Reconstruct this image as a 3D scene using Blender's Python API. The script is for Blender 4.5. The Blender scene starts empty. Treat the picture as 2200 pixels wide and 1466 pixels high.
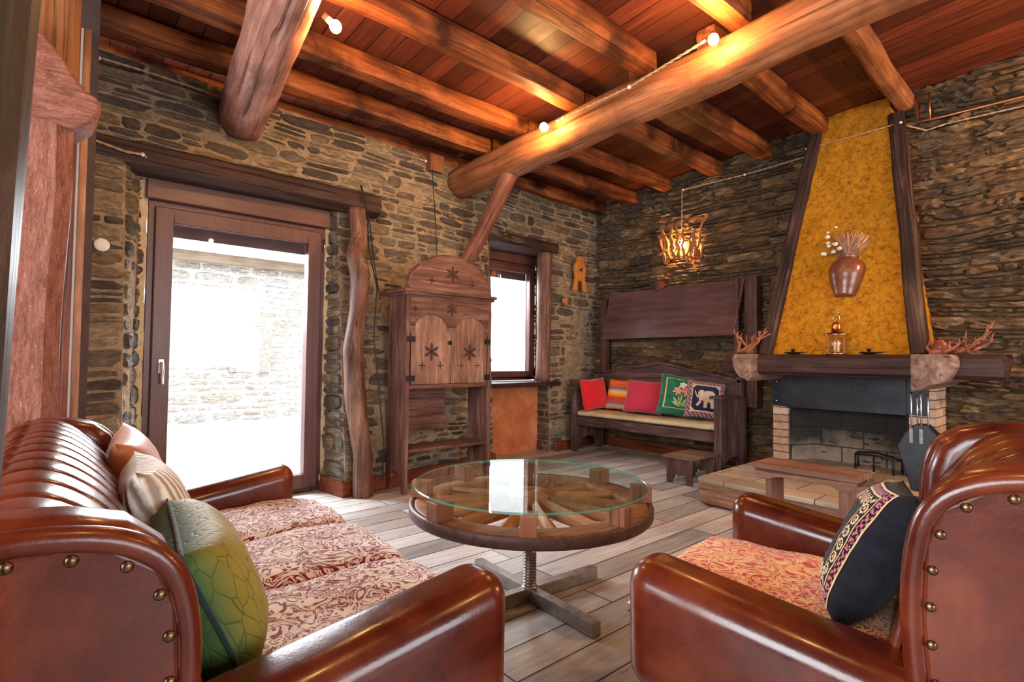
import bpy, bmesh, math, random
from math import sin, cos, pi, radians, sqrt, atan2, tan
from mathutils import Vector, Matrix, noise
V = Vector
C = bpy.context.scene.collection
scene = bpy.context.scene

# ------------------------------------------------------------------ camera
AZ, PITCH, ROLL = radians(41.3), radians(1.83), radians(0.66)
fwd0 = V((sin(AZ), cos(AZ), 0)); right0 = V((cos(AZ), -sin(AZ), 0)); up0 = V((0, 0, 1))
fwd = cos(PITCH)*fwd0 + sin(PITCH)*up0
up1 = cos(PITCH)*up0 - sin(PITCH)*fwd0
camR = cos(ROLL)*right0 + sin(ROLL)*up1
camU = cos(ROLL)*up1 - sin(ROLL)*right0
cd = bpy.data.cameras.new('camera'); cam = bpy.data.objects.new('camera', cd); C.objects.link(cam)
cd.sensor_width = 36.0; cd.lens = 36.0*1160.0/2200.0; cd.clip_start = 0.05; cd.clip_end = 200
M = Matrix.Identity(4)
for i in range(3):
    M[i][0] = camR[i]; M[i][1] = camU[i]; M[i][2] = -fwd[i]
M[0][3], M[1][3], M[2][3] = 0, 0, 1.05
cam.matrix_world = M
scene.camera = cam

# ------------------------------------------------------------------ sky, daylight, exposure
scene.view_settings.view_transform = 'Standard'; scene.view_settings.look = 'None'
scene.view_settings.exposure = 0.40; scene.view_settings.gamma = 1.0
scene.view_settings.use_curve_mapping = False
w = bpy.data.worlds.new('sky'); scene.world = w; w.use_nodes = True
bg = w.node_tree.nodes['Background']; bg.inputs[0].default_value = (0.86, 0.93, 1.0, 1); bg.inputs[1].default_value = 3.0

def area(name, loc, rot, sx, sy, power, col):
    l = bpy.data.lights.new(name, 'AREA'); l.shape = 'RECTANGLE'; l.size = sx; l.size_y = sy
    l.energy = power; l.color = col
    o = bpy.data.objects.new(name, l); C.objects.link(o); o.location = loc; o.rotation_euler = rot
    return o
def point(name, loc, power, col, r=0.03):
    l = bpy.data.lights.new(name, 'POINT'); l.energy = power; l.color = col; l.shadow_soft_size = r
    o = bpy.data.objects.new(name, l); C.objects.link(o); o.location = loc
    return o
WARM = (1.0, 0.52, 0.17)
area('door_daylight', (1.1, 5.3, 2.35), (radians(-62), 0, 0), 1.6, 1.8, 330, (0.90, 0.95, 1.0))
area('window_daylight', (4.1, 5.6, 2.3), (radians(-62), 0, 0), 1.2, 1.4, 100, (0.90, 0.95, 1.0))
area('rear_window_daylight', (1.9, -3.95, 1.55), (radians(90), 0, 0), 3.2, 1.7, 105, (0.94, 0.97, 1.0))
area('side_window_daylight', (-2.75, .5, 1.6), (radians(90), 0, radians(-90)), 2.6, 1.7, 170, (0.94, 0.97, 1.0))

# ------------------------------------------------------------------ helpers
def rnd(seed): return random.Random(seed)
def fbm(p, o=3): return noise.fractal(V(p), 1.0, 2.0, o)
WORLD = {}
class MB:
    def __init__(s): s.v = []; s.f = []; s.m = []; s.sm = []
    def add(s, vs, fs, mi=0, smooth=False):
        b = len(s.v); s.v.extend([tuple(q) for q in vs])
        for f in fs: s.f.append([b+i for i in f]); s.m.append(mi); s.sm.append(smooth)
        return s
    def box(s, c, d, R=None, mi=0):
        x, y, z = d[0]/2, d[1]/2, d[2]/2
        vs = [V((a*x, b*y, e*z)) for e in (-1, 1) for b in (-1, 1) for a in (-1, 1)]
        if R is not None: vs = [R @ q for q in vs]
        vs = [q+V(c) for q in vs]
        return s.add(vs, [(0,2,3,1),(4,5,7,6),(0,1,5,4),(2,6,7,3),(0,4,6,2),(1,3,7,5)], mi)
    def bb(s, x0, x1, y0, y1, z0, z1, mi=0):
        return s.box(((x0+x1)/2, (y0+y1)/2, (z0+z1)/2), (abs(x1-x0), abs(y1-y0), abs(z1-z0)), None, mi)
    def quad(s, a, b, c, d, mi=0): return s.add([a, b, c, d], [(0, 1, 2, 3)], mi)
    def tube(s, pts, rad, n=10, cap=True, smooth=True, mi=0, closed=False, flat=1.0):
        pts = [V(p) for p in pts]; m = len(pts)
        if not hasattr(rad, '__len__'): rad = [rad]*m
        vs = []; fs = []; prev = None
        for i, p in enumerate(pts):
            if closed: t = pts[(i+1) % m]-pts[i-1]
            else: t = pts[min(i+1, m-1)]-pts[max(i-1, 0)]
            t.normalize()
            if prev is None:
                a = V((0, 0, 1)) if abs(t.z) < .9 else V((1, 0, 0))
                u = t.cross(a).normalized()
            else:
                u = (prev - t*prev.dot(t)).normalized()
            prev = u; w_ = t.cross(u)
            for k in range(n):
                a = 2*pi*k/n
                vs.append(p + (u*cos(a) + w_*sin(a)*flat)*rad[i])
        L = m if closed else m-1
        for i in range(L):
            j = (i+1) % m
            for k in range(n):
                fs.append((i*n+k, i*n+(k+1) % n, j*n+(k+1) % n, j*n+k))
        if cap and not closed:
            fs.append(tuple(range(n))[::-1]); fs.append(tuple((m-1)*n+k for k in range(n)))
        return s.add(vs, fs, mi, smooth)
    def cyl(s, a, b, r, n=16, r2=None, mi=0, smooth=True): return s.tube([a, b], [r, r if r2 is None else r2], n, True, smooth, mi)
    def lathe(s, prof, c=(0, 0, 0), n=32, mi=0, R=None):
        vs = []; fs = []; m = len(prof)
        for r, z in prof:
            for k in range(n):
                a = 2*pi*k/n; q = V((r*cos(a), r*sin(a), z))
                if R is not None: q = R @ q
                vs.append(q+V(c))
        for i in range(m-1):
            for k in range(n): fs.append((i*n+k, i*n+(k+1) % n, (i+1)*n+(k+1) % n, (i+1)*n+k))
        return s.add(vs, fs, mi, True)
    def prism(s, poly, fn, t0, t1, mi=0):
        n = len(poly)
        vs = [fn(a, b, t0) for a, b in poly] + [fn(a, b, t1) for a, b in poly]
        fs = [tuple(range(n)), tuple(range(2*n-1, n-1, -1))] + [(i, i+n, (i+1) % n+n, (i+1) % n) for i in range(n)]
        return s.add(vs, fs, mi)
    def sphere(s, c, r, n=12, m=8, sc=(1, 1, 1), mi=0):
        prof = [(max(1e-4, r*sin(pi*i/m)), -r*cos(pi*i/m)) for i in range(m+1)]
        vs = []; fs = []
        for rr, z in prof:
            for k in range(n):
                a = 2*pi*k/n; vs.append(V((rr*cos(a)*sc[0], rr*sin(a)*sc[1], z*sc[2]))+V(c))
        for i in range(m):
            for k in range(n): fs.append((i*n+k, i*n+(k+1) % n, (i+1)*n+(k+1) % n, (i+1)*n+k))
        return s.add(vs, fs, mi, True)
    def grid(s, fn, nu, nv, mi=0, smooth=True, flip=False):
        vs = [fn(i/nu, j/nv) for j in range(nv+1) for i in range(nu+1)]
        fs = []
        for j in range(nv):
            for i in range(nu):
                a = j*(nu+1)+i; q = (a, a+1, a+nu+2, a+nu+1)
                fs.append(q[::-1] if flip else q)
        return s.add(vs, fs, mi, smooth)

def obj(name, mb, mats, parent=None, M=None, bevel=0, seg=2, fixn=True, smooth=None, ang=35):
    me = bpy.data.meshes.new(name)
    me.from_pydata(mb.v, [], mb.f)
    for i, p in enumerate(me.polygons):
        p.material_index = mb.m[i]; p.use_smooth = mb.sm[i] if smooth is None else smooth
    if not isinstance(mats, (list, tuple)): mats = [mats]
    for m in mats: me.materials.append(m)
    if bevel or fixn:
        b = bmesh.new(); b.from_mesh(me)
        if bevel or fixn:
            bmesh.ops.remove_doubles(b, verts=b.verts, dist=1e-5)
        if fixn: bmesh.ops.recalc_face_normals(b, faces=b.faces)
        if bevel:
            ed = [e for e in b.edges if len(e.link_faces) == 2 and e.calc_face_angle(0) > radians(ang)]
            if ed:
                bmesh.ops.bevel(b, geom=ed, offset=bevel, segments=seg, profile=0.5, affect='EDGES', clamp_overlap=True)
            if seg > 2:
                for f in b.faces: f.smooth = True
        b.to_mesh(me); b.free()
    o = bpy.data.objects.new(name, me); C.objects.link(o)
    W = M.copy() if M is not None else Matrix.Identity(4)
    if parent is not None:
        o.parent = parent; o.matrix_basis = WORLD[parent.name].inverted() @ W
    else: o.matrix_basis = W
    WORLD[o.name] = W
    return o
def tag(o, label, cat, group=None):
    o['label'] = label; o['category'] = cat
    if group: o['group'] = group
    return o
def thing(name, label, cat, loc=(0, 0, 0), yaw=0, group=None):
    o = bpy.data.objects.new(name, None); C.objects.link(o); o.empty_display_size = .1
    W = Matrix.Translation(V(loc)) @ Matrix.Rotation(yaw, 4, 'Z'); o.matrix_basis = W; WORLD[o.name] = W
    return tag(o, label, cat, group)
def struct(name, mb, mats, parent=None, **k):
    o = obj(name, mb, mats, parent, **k)
    if parent is None: o['kind'] = 'structure'
    return o
def frame(p0, p1, up=(0, 0, 1)):
    p0, p1 = V(p0), V(p1); x = (p1-p0).normalized(); u = V(up); y = u.cross(x).normalized(); z = x.cross(y)
    Mx = Matrix.Identity(4)
    for i in range(3): Mx[i][0] = x[i]; Mx[i][1] = y[i]; Mx[i][2] = z[i]; Mx[i][3] = p0[i]
    return Mx, (p1-p0).length
def timber(name, p0, p1, w_, h_, mat, parent=None, wob=.008, seed=0, up=(0, 0, 1), rnd_=.22, n=16, nc=16, sq=5.0, taper=1.0, bow=0, endrag=0):
    """a hewn length of wood: rounded rectangle section swept along local x with an uneven surface"""
    Mx, L = frame(p0, p1, up); mb = MB(); vs = []; fs = []
    for i in range(n+1):
        t = i/n; x = L*t; sc = 1+(taper-1)*t
        oy = wob*1.5*fbm((seed*7.3+t*L*1.1, 1.7, 0)); oz = wob*1.5*fbm((seed*7.3+t*L*1.1, 9.7, 3)) + bow*sin(pi*t)
        for k in range(nc):
            a = 2*pi*(k+.5)/nc; ca, sa = cos(a), sin(a)
            r = 1/((abs(ca)**sq+abs(sa)**sq)**(1/sq))
            r *= 1+wob/max(w_, h_)*(2.4 if sq < 3 else 1.3)*fbm((seed+ca*.8, sa*.8+t*L*1.5, 5.5))+.012*noise.noise(V((seed+ca*2.5, sa*2.5, t*L*5)))
            dx = 0
            if endrag and (i == 0 or i == n): dx = endrag*fbm((ca*2, sa*2, seed+i))
            vs.append((x+dx, ca*r*w_/2*sc+oy, sa*r*h_/2*sc+oz))
    for i in range(n):
        for k in range(nc): fs.append((i*nc+k, i*nc+(k+1) % nc, (i+1)*nc+(k+1) % nc, (i+1)*nc+k))
    mb.add(vs, fs, 0, sq < 3.2)
    mb.add([vs[k] for k in range(nc)], [tuple(range(nc))[::-1]], 0); mb.add([vs[n*nc+k] for k in range(nc)], [tuple(range(nc))], 0)
    return obj(name, mb, mat, parent, M=Mx)

# ------------------------------------------------------------------ materials
def new_mat(name):
    m = bpy.data.materials.new(name); m.use_nodes = True; nt = m.node_tree
    return m, nt, nt.nodes['Principled BSDF']
def N(nt, t, **k):
    n = nt.nodes.new(t)
    for a, b in k.items(): setattr(n, a, b)
    return n
def ramp(nt, stops, src=None, interp='LINEAR'):
    r = N(nt, 'ShaderNodeValToRGB'); cr = r.color_ramp; cr.interpolation = interp
    while len(cr.elements) < len(stops): cr.elements.new(.5)
    for e, (p, c) in zip(cr.elements, stops):
        e.position = p; e.color = (*c, 1) if len(c) == 3 else c
    if src is not None: nt.links.new(src, r.inputs[0])
    return r
def mixc(nt, fac, a, b, mode='MIX'):
    n = N(nt, 'ShaderNodeMix', data_type='RGBA', blend_type=mode)
    for sock, val in ((n.inputs[0], fac), (n.inputs[6], a), (n.inputs[7], b)):
        if isinstance(val, (int, float)): sock.default_value = val
        elif isinstance(val, tuple): sock.default_value = (*val, 1)
        else: nt.links.new(val, sock)
    return n.outputs[2]
def math_(nt, op, a, b=None):
    n = N(nt, 'ShaderNodeMath', operation=op)
    for s, v in ((n.inputs[0], a), (n.inputs[1], b)):
        if v is None: continue
        if isinstance(v, (int, float)): s.default_value = v
        else: nt.links.new(v, s)
    return n.outputs[0]
def coords(nt, scale=(1, 1, 1), jitter=True, kind='Object'):
    tc = N(nt, 'ShaderNodeTexCoord'); mp = N(nt, 'ShaderNodeMapping'); mp.inputs['Scale'].default_value = scale
    nt.links.new(tc.outputs[kind], mp.inputs[0])
    if jitter:
        oi = N(nt, 'ShaderNodeObjectInfo'); cx = N(nt, 'ShaderNodeCombineXYZ')
        j = math_(nt, 'MULTIPLY', oi.outputs['Random'], 37.0)
        for i in range(3): nt.links.new(j, cx.inputs[i])
        nt.links.new(cx.outputs[0], mp.inputs['Location'])
    return mp.outputs[0]
def nz(nt, vec, scale, detail=5, rough=.6, dist=0):
    n = N(nt, 'ShaderNodeTexNoise'); n.inputs['Scale'].default_value = scale; n.inputs['Detail'].default_value = detail
    n.inputs['Roughness'].default_value = rough; n.inputs['Distortion'].default_value = dist
    nt.links.new(vec, n.inputs['Vector']); return n.outputs[0]
def bump(nt, bs, h, strength=.3, dist=.01, prev=None):
    b = N(nt, 'ShaderNodeBump'); b.inputs['Strength'].default_value = strength; b.inputs['Distance'].default_value = dist
    nt.links.new(h, b.inputs['Height'])
    if prev is not None: nt.links.new(prev, b.inputs['Normal'])
    nt.links.new(b.outputs[0], bs.inputs['Normal']); return b.outputs[0]
def setp(bs, **k):
    names = {'rough': 'Roughness', 'metal': 'Metallic', 'spec': 'Specular IOR Level', 'coat': 'Coat Weight', 'coatr': 'Coat Roughness', 'trans': 'Transmission Weight', 'ior': 'IOR', 'sheen': 'Sheen Weight'}
    for a, b in k.items(): bs.inputs[names[a]].default_value = b
_wood = {}
def wood(key, cols, axis='X', rough=.6, grain=1.0, spec=.3, bstr=.35, blotch=.5, crack=.8):
    kk = (key, axis)
    if kk in _wood: return _wood[kk]
    m, nt, bs = new_mat(key+'_wood_'+axis.lower())
    sc = {'X': (1.2, 16, 16), 'Y': (16, 1.2, 16), 'Z': (16, 16, 1.2)}[axis]
    v = coords(nt, tuple(q*grain for q in sc))
    g = nz(nt, v, 1.6, 7, .68, .7)
    v2 = coords(nt, (1, 1, 1))
    b = nz(nt, v2, 2.3, 4, .6, .4)
    c1 = ramp(nt, [(.28, cols[0]), (.5, cols[1]), (.72, cols[2])], g).outputs[0]
    dk = tuple(q*.45 for q in cols[0])
    f = ramp(nt, [(.42, (0, 0, 0)), (.64, (1, 1, 1))], b).outputs[0]
    sk = {'X': (.55, 34, 34), 'Y': (34, .55, 34), 'Z': (34, 34, .55)}[axis]
    ck = nz(nt, coords(nt, tuple(q*min(1, grain) for q in sk)), 1.0, 3, .6, .5)
    cr_ = ramp(nt, [(.30, (.12, .12, .12)), (.40, (1, 1, 1)), (.60, (1, 1, 1)), (.78, (1.5, 1.4, 1.3))], ck).outputs[0]
    c1 = mixc(nt, crack, c1, cr_, 'MULTIPLY')
    c2 = mixc(nt, math_(nt, 'MULTIPLY', f, blotch), c1, dk)
    nt.links.new(c2, bs.inputs['Base Color'])
    setp(bs, rough=rough, spec=spec)
    b0 = bump(nt, bs, g, bstr, .006); bump(nt, bs, ramp(nt, [(.28, (0, 0, 0)), (.42, (1, 1, 1))], ck).outputs[0], min(1, bstr*1.5)*crack, .012, b0)
    _wood[kk] = m; return m
JOIST = [(.075, .016, .006), (.27, .072, .019), (.52, .19, .055)]
BEAM = [(.15, .042, .016), (.34, .125, .048), (.50, .22, .095)]
DARK = [(.018, .008, .007), (.050, .022, .017), (.115, .054, .042)]
CAB = [(.050, .020, .015), (.155, .066, .049), (.33, .17, .13)]
PALE = [(.11, .046, .030), (.27, .135, .092), (.48, .29, .21)]
BENCH = [(.030, .016, .016), (.085, .045, .043), (.22, .13, .12)]
FRAME = [(.085, .030, .025), (.12, .044, .036), (.16, .063, .052)]
RED = [(.10, .018, .008), (.19, .042, .016), (.30, .085, .032)]
OAK = [(.20, .070, .026), (.44, .18, .075), (.62, .32, .16)]
PINK = [(.24, .075, .045), (.42, .17, .115), (.62, .33, .25)]

def stone_mats(name, palette, mort, smear=.5, rustf=.5, gain=1.0):
    m, nt, bs = new_mat(name+'_stone')
    ge = N(nt, 'ShaderNodeNewGeometry')
    st = [(i/(len(palette)-1), tuple(q*gain for q in c)) for i, c in enumerate(palette)]
    base = ramp(nt, st, ge.outputs['Random Per Island']).outputs[0]
    o1 = coords(nt, (1, 1, 1), False)
    n1 = nz(nt, coords(nt, (1, 1, 3.2), False), 8, 10, .78, 1.0); n2 = nz(nt, o1, 2.6, 6, .65, .4)
    n5 = nz(nt, coords(nt, (1.2, 1.2, 4.5), False), 30, 9, .8, .7); n6 = nz(nt, coords(nt, (1, 1, 1.8), False), 11, 9, .8, 1.4)
    f1 = ramp(nt, [(.30, (.25, .23, .22)), (.50, (.85, .84, .83)), (.72, (2.1, 1.95, 1.7))], n1).outputs[0]
    c = mixc(nt, 1.0, base, f1, 'MULTIPLY')
    f5 = ramp(nt, [(.32, (.40, .38, .36)), (.52, (1, 1, 1)), (.72, (1.75, 1.65, 1.5))], n5).outputs[0]
    c = mixc(nt, 1.0, c, f5, 'MULTIPLY')
    rust = ramp(nt, [(.50, (0, 0, 0)), (.70, (1, 1, 1))], n2).outputs[0]
    c = mixc(nt, math_(nt, 'MULTIPLY', rust, rustf), c, (.30, .145, .05))
    pale = ramp(nt, [(.55, (0, 0, 0)), (.68, (1, 1, 1))], n6).outputs[0]
    c = mixc(nt, math_(nt, 'MULTIPLY', pale, smear), c, tuple(min(.7, q*1.25) for q in mort))
    nt.links.new(c, bs.inputs['Base Color']); setp(bs, rough=.55, spec=.5)
    b1 = bump(nt, bs, n5, .75, .012); bump(nt, bs, n1, .9, .03, b1)
    q, nt2, b2 = new_mat(name+'_mortar')
    n4 = nz(nt2, coords(nt2, (1, 1, 1), False), 14, 9, .8, .5)
    c4 = ramp(nt2, [(.3, tuple(x*.25 for x in mort)), (.5, mort), (.75, tuple(min(.8, x*1.6) for x in mort))], n4).outputs[0]
    nt2.links.new(c4, b2.inputs['Base Color']); setp(b2, rough=.95, spec=.1); bump(nt2, b2, n4, .9, .02)
    return [m, q]
STONE_A = stone_mats('door_wall', [(.055, .050, .052), (.16, .115, .075), (.085, .078, .078), (.24, .18, .115), (.05, .045, .047), (.15, .12, .09), (.30, .24, .16), (.10, .085, .075), (.065, .055, .05)], (.36, .265, .175), .28, .22, 1.75)
STONE_B = stone_mats('fire_wall', [(.055, .040, .030), (.15, .10, .06), (.085, .065, .050), (.22, .15, .08), (.05, .040, .034), (.13, .09, .06), (.27, .19, .11), (.07, .055, .045)], (.17, .095, .040), .30, .75, 1.6)

def leather(name, c0, c1, c2, rough=.30):
    m, nt, bs = new_mat(name)
    n1 = nz(nt, coords(nt), 4, 6, .65, .4); n2 = nz(nt, coords(nt), 190, 3, .5)
    c = ramp(nt, [(.3, c0), (.52, c1), (.75, c2)], n1).outputs[0]
    nt.links.new(c, bs.inputs['Base Color']); setp(bs, rough=rough, spec=.4, coat=.2, coatr=.12)
    r = ramp(nt, [(.3, (rough*.75,)*3), (.7, (rough*1.35,)*3)], n1).outputs[0]; nt.links.new(r, bs.inputs['Roughness'])
    b = bump(nt, bs, n2, .12, .002); bump(nt, bs, nz(nt, coords(nt), 9, 4), .12, .01, b)
    return m
LEATHER = leather('brown_leather', (.040, .0046, .0022), (.100, .0135, .0040), (.19, .035, .0085), .26)
def plain(name, col, rough=.6, metal=0, spec=.4, bs_=0, var=.25, scale=20):
    m, nt, bs = new_mat(name)
    n1 = nz(nt, coords(nt), scale, 5, .65)
    c = ramp(nt, [(.3, tuple(q*(1-var) for q in col)), (.7, tuple(min(1, q*(1+var)) for q in col))], n1).outputs[0]
    nt.links.new(c, bs.inputs['Base Color']); setp(bs, rough=rough, metal=metal, spec=spec)
    if bs_: bump(nt, bs, n1, bs_, .01)
    return m
def emit(name, col, s):
    m, nt, bs = new_mat(name); bs.inputs['Base Color'].default_value = (*col, 1)
    bs.inputs['Emission Color'].default_value = (*col, 1); bs.inputs['Emission Strength'].default_value = s
    return m
def glass(name, col=(1, 1, 1), rough=0.0):
    m, nt, bs = new_mat(name); bs.inputs['Base Color'].default_value = (*col, 1)
    setp(bs, rough=rough, trans=1.0, ior=1.45); return m
def pane_glass(name, tint=(1, 1, 1)):
    """thin window glass: clear straight through, mirror-like at a slant"""
    m, nt, bs = new_mat(name); nt.nodes.remove(bs)
    t = N(nt, 'ShaderNodeBsdfTransparent'); t.inputs[0].default_value = (*tint, 1); g = N(nt, 'ShaderNodeBsdfGlossy'); g.inputs['Roughness'].default_value = .01
    lw = N(nt, 'ShaderNodeLayerWeight'); lw.inputs[0].default_value = .5; f = math_(nt, 'ADD', math_(nt, 'MULTIPLY', math_(nt, 'POWER', lw.outputs['Facing'], 5.0), .62), .04); mx = N(nt, 'ShaderNodeMixShader')
    nt.links.new(f, mx.inputs[0]); nt.links.new(t.outputs[0], mx.inputs[1]); nt.links.new(g.outputs[0], mx.inputs[2])
    nt.links.new(mx.outputs[0], nt.nodes['Material Output'].inputs[0]); return m
def swirl(name, ground, dark, mid, scale=9, rough=.85, lines=5.0):
    """brocade: nested curling outlines in two thread colours on a pale ground"""
    m, nt, bs = new_mat(name)
    v = coords(nt)
    n1 = nz(nt, v, scale, 1.5, .5, 2.6)
    fr = math_(nt, 'FRACT', math_(nt, 'MULTIPLY', n1, lines))
    k1 = ramp(nt, [(0, (0, 0, 0)), (.46, (0, 0, 0)), (.50, (1, 1, 1)), (.80, (1, 1, 1)), (.84, (0, 0, 0))], fr).outputs[0]
    k2 = ramp(nt, [(0, (1, 1, 1)), (.06, (1, 1, 1)), (.10, (0, 0, 0)), (.88, (0, 0, 0)), (.93, (1, 1, 1))], fr).outputs[0]
    big = ramp(nt, [(.44, (0, 0, 0)), (.5, (1, 1, 1))], nz(nt, v, scale*.55, 1, .5, 1.2)).outputs[0]
    c = mixc(nt, k1, ground, dark); c = mixc(nt, math_(nt, 'MULTIPLY', k2, big), c, mid)
    nt.links.new(c, bs.inputs['Base Color']); setp(bs, rough=rough, spec=.2, sheen=.2)
    bump(nt, bs, fr, .25, .004); return m
BLACK_IRON = plain('black_iron', (.02, .021, .024), .45, .6, .5)
STEEL = plain('steel', (.55, .56, .58), .25, 1.0)
BRASS = plain('old_brass', (.17, .10, .055), .36, 1.0)
CORD = plain('twisted_cord', (.42, .28, .15), .8)
WHITE = plain('white_plastic', (.75, .72, .66), .5, var=.05)

# ------------------------------------------------------------------ the room shell
def wall_a(x, z):
    yb = 3.58+.165*x; yt = 4.10+.066*x
    return yb+(yt-yb)*z/2.85
def ceil_z(y): return 2.875+.15+.072*(4.45-y)

def stone_patch(mb, fn, U, H, seed, holes=(), hr=(.045, .125), lr=(.12, .42), depth=.03, gap=.011, rough=.12, nv=14, v0=0.0, wav=.02, crag=.3):
    R = rnd(seed); v = v0
    while v < H:
        h = R.uniform(*hr)
        if R.random() < .18: h *= .55
        if v+h > H-.02: h = H-v
        cuts = [(a, b) for a, b, c, d in holes if c < v+h*.6 and d > v+h*.4]
        segs = []; u = 0.0
        for a, b in sorted(cuts):
            if a > u: segs.append((u, a))
            u = max(u, b)
        if u < U: segs.append((u, U))
        for a, b in segs:
            u = a
            while u < b-.005:
                l = R.uniform(*lr)*(.6+.5*h/hr[1])
                if b-(u+l) < lr[0]*.6: l = b-u
                parts = [(v, v+h)]
                if h > hr[0]*1.9 and R.random() < .28:
                    q = R.uniform(.35, .65); parts = [(v, v+h*q), (v+h*q, v+h)]
                for c, d in parts:
                    stone(mb, fn, u+gap/2, u+l-gap/2, c+gap/2, d-gap/2, R, depth, rough, nv, wav, U, H, crag)
                u += l
        v += h
def stone(mb, fn, u0, u1, v0, v1, R, depth, rough, nv, wav, U, H, crag):
    if u1-u0 < .012 or v1-v0 < .008: return
    cu, cv = (u0+u1)/2, (v0+v1)/2; a, b = (u1-u0)/2, (v1-v0)/2
    s = R.random()*100; n = R.uniform(2.6, 7); dz = depth*R.uniform(.35, 1.25)
    tu, tv = R.uniform(-.25, .25)*depth/max(a, .06), R.uniform(-.3, .3)*depth/max(b, .03)
    vs = []; rings = (1.0, .88, .62, .30)
    for ri, rr in enumerate(rings):
        for k in range(nv):
            t = 2*pi*(k+.37)/nv; c_, s_ = cos(t), sin(t)
            r = 1/((abs(c_)**n+abs(s_)**n)**(1/n)); r *= 1+rough*noise.noise(V((c_*1.7+s, s_*1.7, s)))
            if ri == 0: r *= 1.03
            du, dv = c_*r*rr*a, s_*r*rr*b
            u, v = cu+du, cv+dv
            v += wav*noise.noise(V((u*1.6, v*.9, 3.3)))
            hgt = (-.35*depth if ri == 0 else dz*(.75 if ri == 1 else 1.0))+tu*du+tv*dv*0.6
            hgt += depth*.42*noise.noise(V((u*13, v*24, s)))*(ri > 0)
            if ri: hgt += depth*crag*noise.noise(V((u*26, v*48, s)))+depth*crag*.6*noise.noise(V((u*7, v*55, s+9)))
            P, nrm = fn(min(max(u, 0), U), min(max(v, 0), H)); vs.append(P+nrm*hgt)
    P, nrm = fn(cu, cv+wav*noise.noise(V((cu*1.6, cv*.9, 3.3)))); vs.append(P+nrm*dz)
    fs = []
    for i in range(3):
        for k in range(nv): fs.append((i*nv+k, i*nv+(k+1) % nv, (i+1)*nv+(k+1) % nv, (i+1)*nv+k))
    for k in range(nv): fs.append((3*nv+k, 3*nv+(k+1) % nv, 4*nv))
    mb.add(vs, fs, 0, False)
def mortar(mb, fn, U, H, holes=(), off=0.0, thick=0):
    us = sorted({0, U, *[q for h in holes for q in h[:2]]}); vz = sorted({0, H, *[q for h in holes for q in h[2:]]})
    us = [q for q in us if 0 <= q <= U]; vz = [q for q in vz if 0 <= q <= H]
    for a, b in zip(us, us[1:]):
        for c, d in zip(vz, vz[1:]):
            mu, mv = (a+b)/2, (c+d)/2
            if any(h[0] < mu < h[1] and h[2] < mv < h[3] for h in holes): continue
            q = [fn(*p) for p in ((a, c), (b, c), (b, d), (a, d))]
            mb.quad(*[p+n*off for p, n in q], mi=1)
def flat(p, ud, n):
    p, ud, n = V(p), V(ud).normalized(), V(n).normalized()
    return lambda u, v: (p+ud*u+V((0, 0, v)), n)
# the wall with the door and the window
X0A, X1A = .17, 5.40
def fA(u, v):
    x = X0A+u; return V((x, wall_a(x, v), v)), V((.12, -1, .1)).normalized()
DOORH = (.37-X0A, 1.765-X0A, -1, 2.33); WINH = (3.42-X0A, 4.36-X0A, -1, 2.33)
mb = MB()
stone_patch(mb, fA, X1A-X0A, 2.92, 11, [DOORH, WINH], hr=(.035, .145), lr=(.10, .42), depth=.020, gap=.013, rough=.30, wav=.045)
mortar(mb, fA, X1A-X0A, 2.92, [DOORH, WINH])
def ruled(p0, p1, n):   # p0(z), p1(z): ends of a reveal at height z
    def f(u, v):
        a, b = V((*p0(v), v)), V((*p1(v), v)); return a+(b-a)*u, n
    return f
def reveal(mb, p0, p1, n, H, seed, z0=0.0, **k):
    L = (V((*p0(1), 1))-V((*p1(1), 1))).length
    f0 = ruled(p0, p1, V(n).normalized()); f = lambda u, v: f0(u/L, v)
    stone_patch(mb, f, L, H, seed, v0=z0, **k)
    q = [f(0, z0), f(L, z0), f(L, H), f(0, H)]; mb.quad(*[p for p, _ in q], mi=1)
reveal(mb, lambda z: (.37, wall_a(.37, z)), lambda z: (.475, 4.24), (1, -.45, 0), 2.33, 5, lr=(.1, .22), hr=(.06, .15), depth=.03)
reveal(mb, lambda z: (1.735, 4.24), lambda z: (1.765, wall_a(1.765, z)), (-1, -.1, 0), 2.33, 6, lr=(.12, .25), hr=(.06, .14), depth=.03)
reveal(mb, lambda z: (4.52, 4.74), lambda z: (4.36, wall_a(4.36, z)), (-.95, -.45, 0), 2.33, 7, z0=.74, lr=(.12, .2), depth=.03)
reveal(mb, lambda z: (4.37, 4.53), lambda z: (4.36, wall_a(4.36, z)), (-.7, -.7, 0), .74, 8, lr=(.12, .2), depth=.012)
reveal(mb, lambda z: (3.42, wall_a(3.42, z)), lambda z: (3.36, 4.74), (1, 0, 0), 2.33, 9, lr=(.12, .25), depth=.02)
struct('wall_back', mb, STONE_A, fixn=True)
# the fireplace wall
XB = 5.35
fB = flat((XB, 4.60, 0), (0, -1, 0), (-1, 0, 0))
mb = MB()
stone_patch(mb, fB, 5.9, 3.42, 21, hr=(.026, .115), lr=(.09, .44), depth=.052, gap=.008, rough=.46, wav=.05, nv=18, crag=.55)
mortar(mb, fB, 5.9, 3.42, off=-.004)
struct('wall_right', mb, STONE_B)
# left wall: dark rendered strip between the glazed frame and the corner
mb = MB(); mb.bb(.02, .19, 3.40, 3.95, 0, 3.02)
LEFTM = plain('dark_render', (.07, .04, .035), .7, bs_=.4, scale=8)
struct('wall_left', mb, LEFTM)

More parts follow.
